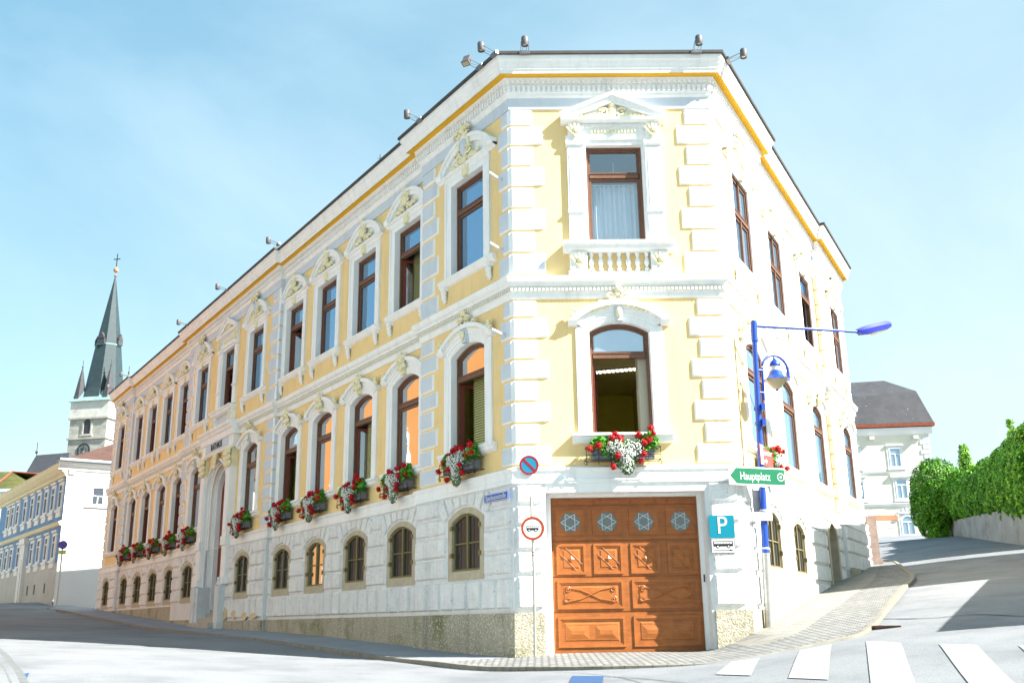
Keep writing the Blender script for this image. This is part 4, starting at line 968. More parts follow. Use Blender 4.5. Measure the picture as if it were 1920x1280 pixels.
# drain cover in the gutter
q = Vector((*onroad(1665, 1174), 0)); z = gsurf(q.x, q.y); m = MB(); ang = Matrix.Rotation(1.05, 3, 'Z'); Mg = T((q.x, q.y, z+.012)) @ RZ(1.12)
for k in range(8): m.box(-.3+.08*k, -.26+.08*k, -.2, .2, -.03, .005)
m.box(-.33, .33, -.24, -.19, -.03, .008); m.box(-.33, .33, .19, .24, -.03, .008); m.box(-.33, -.3, -.2, .2, -.03, .008); m.box(.3, .33, -.2, .2, -.03, .008); m.box(-.3, .3, -.2, .2, -.05, -.025)
tag(ob('gully_grate', m.mesh('gully_grate', mat('rusty_iron', (.14, .07, .045), var=.3)), None, Mg), 'rusty iron gully grate set in the road beside the sett kerb', 'drain cover')

# ================================================================== FLOWER BOXES
def leaf_cloud(m, blobs, n, s0):
    for _ in range(n):
        (cx, cy, cz, rx, ry, rz) = blobs[int(rnd()*len(blobs))]; th, ph, q = rnd()*2*PI, math.acos(2*rnd()-1), rnd()**.4
        c = Vector((cx+rx*q*math.sin(ph)*math.cos(th), cy+ry*q*math.sin(ph)*math.sin(th), cz+rz*q*math.cos(ph)))
        a = Vector((rnd()-.5, rnd()-.5, rnd()-.5)).normalized(); b = a.cross(Vector((rnd()-.5, rnd()-.5, rnd()-.5))).normalized(); s = s0*(.6+.7*rnd())
        m.add([c-a*s, c-b*s*.7, c+a*s, c+b*s*.7], [(0, 1, 2, 3)])
def bloom_mesh():
    m = MB()
    for _ in range(34):
        th, ph = rnd()*2*PI, math.acos(2*rnd()-1); d = Vector((math.sin(ph)*math.cos(th), math.sin(ph)*math.sin(th), math.cos(ph))); a = d.cross(Vector((.3, .5, .7))).normalized(); b = d.cross(a); c = d*.062*(.8+.35*rnd()); s = .023
        m.add([c-a*s+d*.006, c-b*s-d*.004, c+a*s+d*.006, c+b*s-d*.004], [(0, 1, 2, 3)])
    m.ell((0, 0, 0), .05, .05, .05, 6, 4); return m.mesh('geranium_bloom', RED, recalc=False)
BLOOM = [bloom_mesh() for _ in range(3)]
def flower_meshes(seed):
    random.seed(seed); m = MB(); hw = .74; yb, yf = -.06, -.30
    for x in (-hw, hw):
        m.tube([(x, yb, .0), (x, yf, .0), (x, yf, .26), (x, yb, .26)], .009, 5); m.scroll((x, yf+.02, -.06), .06, 1.2, .008, 1, 1.6, 10)
    for z in (0, .1, .26): m.tube([(-hw, yf, z), (hw, yf, z)], .008, 5)
    m.tube([(-hw, yb, 0), (hw, yb, 0)], .009, 5)
    for k in range(7):
        x = -hw+2*hw*k/6; m.tube([(x, yf, -.02), (x, yf, .26)], .006, 4); m.tube([(x, yb, 0), (x, yf, 0), (x, yf-.03, -.05), (x, yf-.0, -.09), (x, yf+.03, -.06)], .007, 4)
        if k < 6:
            for s in (-1, 1): m.scroll((x+.12, yf-.004, .18), .06, 1.3, .006, s, .5, 10)
    rack = m.mesh('rack', IRON)
    m = MB(); m.box(-.62, .62, -.28, -.08, .015, .2); m.box(-.63, .63, -.29, -.07, .19, .215); pl = m.mesh('planter', PLT)
    m = MB(); leaf_cloud(m, [(-.42, -.22, .3, .27, .15, .19), (-.3, -.26, .2, .2, .12, .18), (.5, -.22, .34, .25, .15, .2), (.42, -.22, .26, .18, .12, .12), (.1, -.2, .3, .3, .1, .1), (-.05, -.22, .26, .3, .1, .1), (.56, -.18, .48, .07, .06, .12), (-.45, -.26, .34, .2, .12, .14), (.55, -.26, .36, .16, .1, .16)], 1250, .045)
    fo = m.mesh('foliage', GRN, recalc=False)
    m = MB(); leaf_cloud(m, [(0, -.3, .14, .32, .1, .2), (.04, -.33, -.05, .24, .09, .18), (.06, -.34, -.18, .15, .07, .14)], 900, .03)
    ha = m.mesh('hanging_foliage', GRNL, recalc=False)
    m = MB()
    for _ in range(520):
        t = rnd()**1.25; wd = (.33-.24*t)*(.75+.25*math.sin(t*9)); q_ = rnd()*2-1; x = (.02+.05*t)+math.copysign(abs(q_)**.9, q_)*wd*1.3; z = .33-.56*t+(rnd()-.5)*.14; y = -.30-.16*math.cos(q_*1.4)*(1-.5*t)+.06*(rnd()-.5); s = .009+.008*rnd()
        m.ell((x, y, z), s, s*.8, s, 5, 3)
    wf = m.mesh('white_blossom', WFL)
    spots = [(-.36+.05*rnd(), .42), (-.5, .28), (-.28, .29), (-.16, .5), (.05, .52), (.17, .52), (.31, .5), (-.2, .42), (.53, .36), (.66, .34), (.42, .33), (.63, .53), (.58, .62), (-.12, .06), (.33, -.03), (-.2, -.14), (-.68, .1), (.4, .1), (-.05, .42), (-.66, .2)]
    random.shuffle(spots); spots = [(x+.05*(rnd()-.5), -.26-.12*rnd() - (.08 if z < .2 else 0), z+.04*(rnd()-.5)) for x, z in spots[:15]]
    return rack, pl, fo, ha, wf, spots
FLW = [flower_meshes(s) for s in (3, 11, 23)]
random.seed(99)
def flower_box(F, x, y, z, v, label):
    t = empty('flower_box', F @ T((x, y, z)) @ Matrix.Diagonal((1.04, 1.05, 1.02, 1)), label, 'flower box', 'flower boxes under the first floor windows')
    rack, pl, fo, ha, wf, spots = FLW[v]
    ob('rack', rack, t); ob('planter', pl, t); ob('foliage', fo, t); h = ob('hanging_foliage', ha, t); tag(ob('white_blossoms', wf, t), kind='stuff')
    for k, p in enumerate(spots): s = .9+.35*rnd(); ob('geranium_bloom', BLOOM[k % 3], t, T(p) @ RZ(rnd()*6) @ Matrix.Scale(s, 4))
flower_box(FC, 2.24, 0, 3.80, 0, 'flower box of red geraniums and white blossom above the wooden garage door')
ordn = ['first', 'second', 'third', 'fourth', 'fifth', 'sixth']
for k, i in enumerate((0, 1, 2, 3, 4, 5)): flower_box(FL, -WIN_U[i], 0 if i in PAV else .15, 3.82, (k+1) % 3, 'red and white flower box on the yellow front, %s from the street corner' % ordn[k])
for k, i in enumerate((7, 8, 9, 10, 11)): flower_box(FL, -WIN_U[i], 0 if i in PAV else .15, 3.82, (k+2) % 3, 'red and white flower box on the yellow front, %s beyond the arched portal' % ordn[k])
flower_box(FR, WIN_R[0], 0, 3.82, 1, 'red and white flower box on the sunny side wall behind the blue lamp post')

# ================================================================== FLOODLIGHTS
def flood_meshes():
    m = MB(); m.lathe([(.085, .16), (.105, .13), (.11, .0), (.11, -.12), (.105, -.13), (.085, -.125), (.08, -.08)], (0, 0, 0), 16); h = m.mesh('housing', FLOOD, smooth=40)
    m = MB(); m.lathe([(.078, -.09), (.05, -.1), (.0, -.103)], (0, 0, 0), 14); l = m.mesh('lens', LENS)
    m = MB()
    for s in (-1, 1): m.tube([(s*.115, 0, 0), (s*.115, .46, -.1)], .009, 5); m.tube([(s*.115, 0, 0), (s*.04, .46, -.02)], .006, 4)
    m.box(-.16, .16, .42, .52, -.13, -.03); b = m.mesh('bracket', GMET); return h, l, b
FH, FLn, FB_ = flood_meshes()
m = MB(); m.box(-.11, .11, -.07, .09, -.14, .16); m.box(-.13, .13, -.09, .11, -.16, -.13); SQH = m.mesh('housing', FLOOD)
m = MB(); m.box(-.1, .1, -.06, .08, -.167, -.161); SQL = m.mesh('lens', LENS)
FLOODS = [(FL, .24, .9, 'round floodlight on the eave at the corner nearest the square floodlight', 0), (FL, -.4, .9, 'square floodlight tilted out from the eave on the yellow front', 1), (FL, -3.41, .9, 'round floodlight on the eave above the nearest cartouche window of the yellow front', 0), (FL, -13.62, .9, 'round floodlight on the yellow front eave midway between street corner and portal', 0), (FL, -19.24, .9, 'round floodlight on the eave just before the portal bay', 0), (FL, -24.69, .9, 'round floodlight on the eave just beyond the portal bay', 0), (FL, -35.43, .9, 'small far floodlight on the eave beside the church spire', 0), (FL, -38.6, .9, 'farthest floodlight at the far end of the long eave', 0), (FC, .36, .9, 'round floodlight standing above the left end of the corner cornice', 0), (FC, 4.3, .9, 'round floodlight standing above the right end of the corner cornice', 0), (FR, .1, .9, 'round floodlight on the side street eave at the right corner', 0)]
for F, x, d, lab, sq in FLOODS:
    Mx = F @ T((x, -d, 13.2)); t = empty('floodlight', Mx, lab, 'floodlight', 'floodlights along the eaves')
    tilt = RZ(.5) @ Matrix.Rotation(-.45, 4, 'X') if sq else Matrix.Rotation(.06, 4, 'X')
    t.scale = (.76,)*3; h = ob('housing', SQH if sq else FH, t, tilt); ob('lens', SQL if sq else FLn, h); ob('bracket', FB_, t)

# ================================================================== SIGNS AND LAMP POST
def bus(m, w_, h_, y, mi=0, mw=1):
    m.poly([(-w_/2, -h_*.32), (w_/2, -h_*.32), (w_/2, h_*.4), (w_/2*.97, h_/2), (-w_/2, h_/2)], y, y-.002, mi=mi)
    for k in range(6): x = -w_/2+w_*(.05+.155*k); m.box(x, x+w_*.12, y-.0035, y-.001, h_*.08, h_*.38, mw)
    for x in (-w_*.28, w_*.27):
        for r, yy, mm in ((h_*.27, y-.003, mi), (h_*.13, y-.005, mw)): m.poly([(x+r*math.cos(2*PI*j/14), -h_*.34+r*math.sin(2*PI*j/14)) for j in range(14)], y, yy, mi=mm)
circ = lambda r, n=28, cx=0, cz=0: [(cx+r*math.cos(2*PI*j/n), cz+r*math.sin(2*PI*j/n)) for j in range(n)]
def disc(name, M4, label, cat, parts):
    t = empty(name, M4, label, cat); m = MB(); m.poly(circ(parts['r']), .012, 0); m.box(-.03, .03, .01, parts.get('back', .06), -.02, .02); ob('plate', m.mesh('plate', parts['face']), t)
    m = MB(); m.ring(circ(parts['r']), circ(parts['r']*parts['in']), .0, -.004); ob('ring', m.mesh('ring', parts['ring']), t); return t
t = disc('no_parking_sign', FC @ T((.29, -.16, 3.73)), 'round blue no parking sign with red ring on the white corner pier', 'road sign', dict(r=.2, face=SCYAN, ring=SRED, back=.17, **{'in': .8}))
m = MB(); c = math.cos(PI/4); R = .17; m.poly([(-R*c-.018, R*c-.018), (-R*c+.018, R*c+.018), (R*c+.018, -R*c+.018), (R*c-.018, -R*c-.018)], 0, -.005); ob('bar', m.mesh('bar', SRED), t)
zb = -.04; t = empty('bus_ban_sign', T((.33, -.35, zb)), 'white sign with orange ring and black bus on a thin grey post by the garage', 'road sign')
m = MB(); m.tube([(0, 0, 0), (.01, 0, 1.6), (-.02, 0, 3.08)], .028, 10); m.tube([(-.02, 0, 3.08), (-.02, 0, 3.1)], .031, 10); ob('post', m.mesh('post', GALV, smooth=40), t)
m = MB()
for z in (1.93, 1.98): m.tube([(.0, 0, z), (.0, 0, z+.02)], .0295, 10)
ob('red_tape', m.meshes('red_tape', SRED), t)
sg = ob('plate', None, t) if False else None
m = MB(); m.poly(circ(.235, 36), .012, 0); pz = 2.46; pl_ = ob('plate', m.mesh('plate', WENA), t, T((0, -.045, pz))); m = MB(); m.ring(circ(.235, 36), circ(.185, 36), 0, -.005); ob('ring', m.mesh('ring', SORG), pl_)
m = MB(); bus(m, .24, .115, -.002); ob('bus_symbol', m.mesh('bus_symbol', [BLK, WENA]), pl_)
t = empty('parking_sign', FC @ T((4.2, -.16, 2.2)), 'turquoise parking sign with white P above a white bus plate', 'road sign')
m = MB(); m.box(-.255, .255, 0, .012, 0, .45); m.box(-.2, -.17, .01, .06, .1, .14); m.box(.17, .2, .01, .06, .1, .14); pp = ob('parking_plate', m.mesh('parking_plate', STEAL), t); pp['label'] = 'turquoise plate with a white letter P'
text('P', .50, T((.0, -.003, .235)), WENA, pp, sx=.9)
m = MB(); m.box(-.245, .245, 0, .012, -.31, -.01); m.box(-.02, .02, .01, .06, -.2, -.16); bp_ = ob('bus_plate', m.mesh('bus_plate', WENA), t); m = MB(); m.ring([(-.24, -.305), (.24, -.305), (.24, -.015), (-.24, -.015)], [(-.232, -.297), (.232, -.297), (.232, -.023), (-.232, -.023)], 0, -.003); ob('border', m.mesh('border', BLK), bp_)
m = MB(); bus(m, .40, .13, 0); m2 = [(-.2, -.107), (.14, -.107), (.14, -.095), (-.2, -.095)]; ob('bus_symbol', m.mesh('bus_symbol', [BLK, WENA]), bp_, T((0, -.001, -.13)))
m = MB(); m.box(-.19, .15, -.004, -.001, -.252, -.243); m.poly([(.13, -.267), (.2, -.2475), (.13, -.228)], -.001, -.004); ob('arrow', m.mesh('arrow', BLK), bp_)
t = empty('street_name_plate', FL @ T((-.49, -.17, 3.14)), 'blue enamel street name plate on the white corner of the yellow front', 'street sign')
m = MB(); m.box(-.47, .47, 0, .012, -.085, .085); ob('plate', m.mesh('plate', SBLUE), t); text('Sparkassestraße', .15, T((0, -.004, .0)), WENA, t, sx=.82)
m = MB(); m.ring([(-.465, -.08), (.465, -.08), (.465, .08), (-.465, .08)], [(-.455, -.07), (.455, -.07), (.455, .07), (-.455, .07)], 0, -.003); ob('border', m.mesh('border', WENA), t)

PB, PT = Vector((5.17, .48, .36)), Vector((5.37, .44, 7.03))
lamp = empty('street_lamp', T(PB), 'blue street lamp post with a long arm and a hanging bell lantern', 'street lamp')
pos = lambda z: PB.lerp(PT, (z-PB.z)/(PT.z-PB.z))-PB
m = MB(); m.tube([pos(.2), pos(1.9)], .088, 14); m.tube([pos(1.88), pos(1.92)], .094, 14); ob('pole_base', m.mesh('pole_base', GALV, smooth=40), lamp)
m = MB(); m.tube([pos(1.9), pos(3.0), pos(5.2), pos(6.55)], [.076, .07, .062, .056], 14); m.tube([pos(6.5), pos(6.95)], .075, 14); m.tube([pos(6.95), pos(6.97)], .06, 14); ob('pole', m.mesh('pole', BLU, smooth=40), lamp)
m = MB()
for z in (2.0, 2.62, 2.78, 3.28): m.tube([pos(z), pos(z+.035)], .081, 14)
ob('clamp_band', m.meshes('clamp_band', WENA), lamp)
m = MB()
for z in (4.62, 4.95): m.tube([pos(z), pos(z+.07)], .09, 10); q = pos(z+.03); m.box(q.x+.05, q.x+.12, q.y-.12, q.y-.04, q.z-.05, q.z+.1)
ob('clamp', m.meshes('clamp', BLU), lamp)
aE = pix(1608, 622, 23.15)-PB; aS = pos(6.86); ad = (aE-aS); ad.z = 0; ad.normalize(); an = Vector((-ad.y, ad.x, 0))
m = MB(); m.tube([aS, aE], [.038, .03], 10); ob('arm', m.mesh('arm', BLU, smooth=40), lamp)
Mh = Matrix(((ad.x, an.x, 0, aE.x), (ad.y, an.y, 0, aE.y), (0, 0, 1, aE.z), (0, 0, 0, 1))) @ Matrix.Rotation(-.2, 4, 'Y')
m = MB(); sec = [(0, .06, -.02, .06), (.1, .12, -.07, .09), (.45, .16, -.07, .14), (.85, .16, -.03, .16), (.98, .14, .0, .14), (1.02, .09, .03, .1)]; V = []; F = []
for x, w_, z0, z1 in sec:
    zm = z0*.35+z1*.65; V += [(x, -w_*.8, z0), (x, w_*.8, z0), (x, w_, zm-.02), (x, w_*.65, z1), (x, -w_*.65, z1), (x, -w_, zm-.02)]
for i in range(len(sec)-1):
    for k in range(6): F.append((i*6+k, i*6+(k+1) % 6, i*6+6+(k+1) % 6, i*6+6+k))
F += [tuple(range(6)), tuple(range(len(V)-6, len(V)))]; m.add(V, F); hd_ = ob('lamp_head', m.mesh('lamp_head', BLUH, smooth=35), lamp, Mh)
m = MB(); m.add([(.46, -.12, -.068), (.9, -.115, -.018), (.9, .115, -.018), (.46, .12, -.068), (.5, -.1, -.1), (.86, -.1, -.055), (.86, .1, -.055), (.5, .1, -.1)], [(0, 1, 2, 3), (4, 5, 6, 7), (0, 1, 5, 4), (1, 2, 6, 5), (2, 3, 7, 6), (3, 0, 4, 7)]); ob('lamp_lens', m.mesh('lamp_lens', LENS), hd_)
bx = ad*.5
m = MB(); arm = [pos(5.28)+ad*.17]+[pos(5.9)+ad*.17]+[pos(5.62)*0+pos(5.9)*1+ad*(.52-.35*math.cos(PI*k/12))+Vector((0, 0, .26*math.sin(PI*k/12)*1.25)) for k in range(1, 13)]
arm.append(arm[-1]+Vector((0, 0, -.22))); m.tube(arm, .03, 8); m.tube([arm[0]-Vector((0, 0, .1)), arm[0]], .03, 8)
for z in (5.35, 5.85): m.tube([pos(z), pos(z)+ad*.17], .03, 8)
ob('lantern_bracket', m.mesh('lantern_bracket', BLU, smooth=50), lamp)
bc = pos(5.9)+ad*.52; bc.z = arm[8].z-.05
bc = Vector((bc.x, bc.y, max(a_.z for a_ in arm)-.04))
m = MB(); m.lathe([(.0, .03), (.02, .02), (.03, -.03), (.06, -.07), (.10, -.1), (.125, -.16), (.125, -.2), (.115, -.21)], bc, 18); m.lathe([(.10, -.30), (.13, -.33), (.17, -.42), (.2, -.46), (.28, -.51), (.29, -.52), (.26, -.52), (.16, -.44)], bc, 20); bell = ob('bell_lantern', m.mesh('bell_lantern', BLU, smooth=40), lamp)
m = MB(); m.lathe([(.105, -.205), (.105, -.305)], bc, 18); ob('lantern_collar', m.mesh('lantern_collar', WENA, smooth=40), bell)
m = MB(); m.lathe([(.25, -.51), (.18, -.60), (.09, -.70), (.035, -.735), (.0, -.74)], bc, 18); ob('lantern_glass', m.mesh('lantern_glass', LENS, smooth=60), bell)
m = MB(); m.lathe([(.035, -.73), (.03, -.76), (.0, -.77)], bc, 10); ob('lantern_knob', m.mesh('lantern_knob', BLUH), bell)
# signs on the post
a, b = pix(1366, 893, 20.22), pix(1473, 892, 20.72); e = (b-a); L = e.length; ang = math.atan2(e.y, e.x); c = (a+b)/2; k = L/2; hz_ = .19
t = empty('direction_sign', T((c.x, c.y, c.z)) @ RZ(ang), 'green arrow sign with white lettering pointing left on the blue post', 'direction sign')
m = MB(); m.poly([(-k, 0), (-k+.02, -hz_), (k, -hz_), (k, hz_), (-k+.02, hz_)], .03, 0); m.box(k*.2-.04, k*.2+.04, .03, .16, -.1, .1); bd = ob('board', m.mesh('board', WENA), t)
m = MB(); m.poly([(-k+.04, 0), (-k+.19, -hz_+.03), (k-.03, -hz_+.03), (k-.03, hz_-.03), (-k+.19, hz_-.03)], 0, -.004); gp = ob('green_panel', m.mesh('green_panel', SGRN), t)
text('Hauptplatz', .235, T((-.06, -.006, -.01)), WENA, gp, sx=.72, ext=.003)
m = MB(); m.ring(circ(.085, 24), circ(.07, 24), 0, -.008); m.poly(circ(.025, 16), 0, -.008); ob('target_symbol', m.mesh('target_symbol', WENA), gp, T((k-.13, 0, 0)))
a, b = pix(1419, 858, 19.7), pix(1453, 860, 20.3); q = pos(3.93)+PB
t = empty('red_information_sign', T((q.x, q.y-.1, 3.72)), 'small faded red sign with a white arrow above the green arrow sign', 'direction sign')
Ms = RZ(.75)
m = MB(); m.poly([(-.06, .06), (.1, .02), (.42, 0), (.42, .3), (.12, .42), (-.06, .5)], .012, 0); rp = ob('plate', m.mesh('plate', PINK), t, Ms)
m = MB(); m.box(.06, .40, -.004, -.001, .30, .325); m.box(.1, .36, -.004, -.001, .255, .275); m.poly([(.08, .1), (.15, .1), (.15, .06), (.21, .12), (.15, .18), (.15, .14), (.08, .14)], 0, -.004); ob('symbol', m.mesh('symbol', WENA), rp)
m = MB(); m.box(-.05, .045, -.012, -.004, .04, .46); ob('side_strip', m.mesh('side_strip', WENA), rp)
q = pos(3.02)+PB; t = empty('grey_sign_panel', T((q.x, q.y, 2.8)), 'blank grey back of a sign panel clamped behind the blue post', 'sign back')
m = MB(); m.box(-.24, .24, .09, .105, -.02, .44); m.box(-.24, .24, .105, .12, -.02, 0); m.box(-.24, .24, .105, .12, .42, .44); m.box(-.05, .05, .06, .095, .1, .14); ob('panel', m.mesh('panel', mat('sign_back_grey', (.33, .34, .35), rough=.5)), t, RZ(.35))
q = pos(2.66)+PB; t = empty('blank_white_sign', T((q.x, q.y-.1, 2.58)) @ RZ(.2), 'blank white bar sign low on the blue post', 'sign')
m = MB(); m.box(-.46, .16, -.02, 0, 0, .17); m.box(-.04, .04, 0, .06, .05, .12); ob('bar', m.mesh('bar', WENA), t); m = MB(); m.poly([(-.5, .02), (-.4, .0), (-.36, .17), (-.46, .17)], -.02, -.024); ob('yellowed_end', m.mesh('yellowed_end', mat('yellowed_enamel', (.6, .55, .33))), t)

# ================================================================== BACKGROUND BUILDINGS
BLUEP = mat('plaster_blue', (.13, .25, .43), var=.06, scale=.8)
CREAM = mat('plaster_cream', (.62, .55, .36), var=.06); PALE = mat('plaster_pale', (.66, .63, .52), var=.05, scale=.6)
WPL = mat('plaster_bright_white', (.68, .68, .66), var=.03, scale=.7); BASEG = mat('base_grey', (.42, .41, .38), var=.1, scale=1)
SLATE = brickmat('slate_roof', (.075, .08, .09), (.055, .06, .07), (.04, .042, .05), .4, .3, ms=.02, rough=.6, bump=.3, rot=(PI/2, 0, 0))
SLATE2 = mat('slate_grey', (.055, .055, .06), rough=.7, var=.2, scale=1.2, bump=.3, bscale=8, c3=(.3, .3, .28), lo3=.66, hi3=.7, s3=4)
BROOF = mat('brown_tiles', (.085, .045, .035), var=.2, scale=2, bump=.5, bscale=14, c3=(.4, .35, .3), lo3=.7, hi3=.72, s3=3)
REDT = mat('red_tiles', (.26, .075, .04), var=.2, scale=5)
GTILE = brickmat('green_tiles', (.12, .115, .03), (.05, .085, .02), (.10, .05, .02), .9, .5, ms=.035, rough=.6, bump=.3)
COPPER = mat('copper_patina', (.20, .36, .33), var=.3, scale=2, c3=(.5, .55, .5), lo3=.6, hi3=.66, s3=3)
STONE = brickmat('tower_stone', (.52, .50, .44), (.42, .40, .345), (.32, .30, .26), 1.1, .42, ms=.02, bump=.3, rot=(PI/2, 0, 0), var=.7)
TINR = mat('tin_roof', (.38, .45, .47), rough=.5, var=.1)
WINW = mat('window_white', (.68, .69, .70)); PANEB = glassmat('pale_pane', (.16, .24, .34), .25, rough=.1); PANED = glassmat('dark_pane', (.03, .035, .05), .25, rough=.1)
def bgwin(par, F, x, y, z, w_, h_, fw=.1, trans=.68, mull=True, surr=None, rise=0, pane=None, sill=None, deep=.08, lab=None):
    hw = w_/2; m = MB(); m.ring(arch(hw, 0, h_-rise, rise), arch(hw, 0, h_-rise, rise, ins=fw), 0, -deep)
    if trans: m.box(-hw+fw*.8, hw-fw*.8, -deep*.8, 0, h_*trans-fw*.4, h_*trans+fw*.4)
    if mull: m.box(-fw*.4, fw*.4, -deep*.7, 0, fw, h_*(trans or 1)-fw*.2)
    o = ob('window', m.mesh('window', WINW), par, F @ T((x, y, z)))
    if lab: o['label'] = lab
    m = MB(); m.poly(arch(hw, 0, h_-rise, rise, ins=fw*.6), .0, -.02); ob('pane', m.mesh('pane', pane or PANEB), o)
    if surr:
        a = hw+(.18 if par is not bh_ else .1); m = MB(); m.ring(arch(a, -.05, h_-rise+.1, rise*1.1), arch(hw, 0, h_-rise, rise), 0, -.05)
        m.box(-a-.08, a+.08, -.16, 0, -.22, -.06); m.box(-a-.05, a+.05, -.14, 0, h_+.14, h_+.26)
        if sill: m.box(-a, a, -.1, 0, -.55, -.22)
        ob('surround', m.mesh('surround', surr), o)
    return o

bh_ = None
# ---- blue and white corner house at the end of the left street
aB = math.radians(35.7); oB = Vector((-27.27, 41.59, 0)); FBL = T(oB) @ RZ(-(PI/2-aB)); FWH = T(oB) @ RZ(aB)
bh = empty('corner_house', T((oB.x, oB.y, 2.2)), 'blue house with white gable side and cream cornice beyond the end of the town hall', 'house')
bh.matrix_world = Matrix.Identity(4); bh_ = bh
ZE = 10.3
def quadwall(m, F, x0, x1, z0, z1, mi=0, y=0): V = [F @ Vector(p) for p in ((x0, y, z0), (x1, y, z0), (x1, y, z1), (x0, y, z1))]; m.add([tuple(v) for v in V], [(0, 1, 2, 3)], mi)
m = MB(); quadwall(m, FBL, -21, 0, 4.5, ZE); quadwall(m, FBL, -21, 0, 1, 4.5, 1, -.05); ob('street_wall', m.mesh('street_wall', [BLUEP, BASEG], recalc=False), bh)
m = MB(); quadwall(m, FWH, 0, 9, 1, ZE+.6); ob('white_wall', m.mesh('white_wall', WPL, recalc=False), bh)
m = MB()
for a, b, c in ((FBL, -21, -21), (FWH, 9, 9)): V = [a @ Vector(p) for p in ((c, 0, 1), (c, 10, 1), (c, 10, ZE), (c, 0, ZE))]; m.add([tuple(v) for v in V], [(0, 1, 2, 3)])
ob('back_wall', m.meshes('back_wall', WPL, recalc=False), bh)
cor = MB(); n0 = len(cor.v); strip(cor, -21.2, .05, 0, [(0, 9.75), (.12, 9.8), (.15, 9.95), (.3, 10.05), (.5, 10.3), (.55, 10.5), (.6, 10.56), (0, 10.62)]); strip(cor, -21, 0.03, 0, [(0, 6.72), (.12, 6.74), (.2, 6.9), (.2, 6.98), (0, 7.05)])
ob('cornice', cor.mesh('cornice', CREAM), bh, FBL)
m = MB(); strip(m, -.55, 9.2, 0, [(0, 10.1), (.1, 10.15), (.15, 10.35), (.35, 10.5), (.4, 10.62), (0, 10.65)]); m.box(.1, .45, -.12, 0, 9.9, 10.2); m.box(0, 9, -.06, 0, 7.05, 7.1); ob('white_cornice', m.mesh('white_cornice', WPL), bh, FWH)
m = MB(); m.tube([(-.6, -.5, 10.72), (9.2, -.5, 10.78)], .09, 8); m.box(-.6, 9.2, -.5, .4, 10.66, 10.72); ob('gutter', m.mesh('gutter', TINR), bh, FWH)
m = MB(); pk = [FWH @ Vector((5.2, 5.5, 13.5)), FBL @ Vector((-17, 5, 12.3))]; c4 = [FWH @ Vector((-.4, -.4, 10.7)), FWH @ Vector((9.3, -.4, 10.7)), FWH @ Vector((9.3, 9.5, 10.7)), FBL @ Vector((-21.2, 9.5, 10.6)), FBL @ Vector((-21.2, -.5, 10.6))]
V = [tuple(v) for v in c4+pk]; m.add(V, [(0, 1, 5), (1, 2, 5), (2, 3, 6, 5), (3, 4, 6), (4, 0, 5, 6)]); ob('roof', m.mesh('roof', BROOF, recalc=False), bh)
for u in (.95, 3.0, 5.0, 7.1, 9.2, 11.5, 14.05, 15.9, 17.6): bgwin(bh, FBL, -u, 0, 7.85, 1.0, 1.55, surr=WPL, sill=CREAM, pane=PANED, mull=False)
for u in (1.3, 3.4, 5.6, 7.7, 12.05, 14.6, 16.4, 18.3): bgwin(bh, FBL, -u, 0, 4.75, 1.0, 1.5, surr=WPL, sill=CREAM, pane=PANED, mull=False)
m = MB(); m.box(-10.4, -9.1, -.25, 0, 1.5, 6.2); m.box(-10.6, -8.9, -.35, 0, 6.2, 6.6); m.box(-10.1, -9.4, -.3, -.2, 2, 5.2); ob('entrance', m.mesh('entrance', WPL), bh, FBL)
for x in (-2.6, -5.5, -7.6): m = MB(); m.box(x-.12, x+.12, -.09, .05, 2.75, 3.35); ob('cellar_vent', m.mesh('cellar_vent', MET), bh, FBL)
bgwin(bh, FWH, 1.95, 0, 8.05, .75, 1.15, fw=.07, trans=.5, pane=PANED); bgwin(bh, FWH, 2.85, 0, 8.05, .75, 1.15, fw=.07, trans=.5, pane=PANED)
m = MB(); m.box(1.2, 4.5, -.12, 0, 7.9, 7.96); ob('sill', m.mesh('sill', WPL), bh, FWH)
t = empty('no_parking_sign', T(oB), 'small blue no parking sign on a post before the white house wall', 'road sign'); q = pix(118, 1021, 58.5); zg = g(q.x, q.y); t.matrix_world = T((q.x, q.y, zg)) @ RZ(.35)
m = MB(); m.tube([(0, 0, -.1), (0, 0, q.z-zg-.2)], .05, 8); ob('post', m.mesh('post', GALV), t)
m = MB(); m.poly(circ(.25, 20), -.06, -.08); pz_ = ob('plate', m.mesh('plate', SBLUE), t, T((0, 0, q.z-zg))); m = MB(); m.ring(circ(.25, 20), circ(.19, 20), -.08, -.09); m.poly([(-.15, .12), (-.12, .15), (.15, -.12), (.12, -.15)], -.08, -.09); ob('ring', m.mesh('ring', SRED), pz_)
m = MB(); m.box(-.22, .22, -.08, -.06, -.55, -.3); ob('sub_plate', m.mesh('sub_plate', mat('plate_yellow_green', (.45, .5, .2))), t, T((0, 0, q.z-zg)))

# ---- church
ch = empty('church', Matrix.Identity(4), 'stone church tower with a dark pointed spire, corner turrets and clock behind the houses', 'church')
cT = Vector((-53.4, 110.6, 0)); FT = T(cT) @ RZ(-.21); HWT = 2.7    # local square tower
corner = pix(183, 800, 130)
m = MB(); m.box(-HWT, HWT, -HWT, HWT, 3, 29.3)
for z, e in ((24.3, .18), (27.0, .22)): m.box(-HWT-e, HWT+e, -HWT-e, HWT+e, z, z+.25)
ob('tower', m.mesh('tower', STONE), ch, FT)
m = MB(); m.box(-HWT-.1, HWT+.1, -HWT-.1, HWT+.1, 27.25, 29.5); ob('parapet', m.mesh('parapet', mat('lime_render', (.55, .53, .48), var=.1, scale=1, c2=(.4, .38, .32), lo=.55, hi=.7)), ch, FT)
m = MB()
def pyr(m, base, apex, mi=0): n = len(base); m.add(base+[apex], [(i, (i+1) % n, n) for i in range(n)], mi)
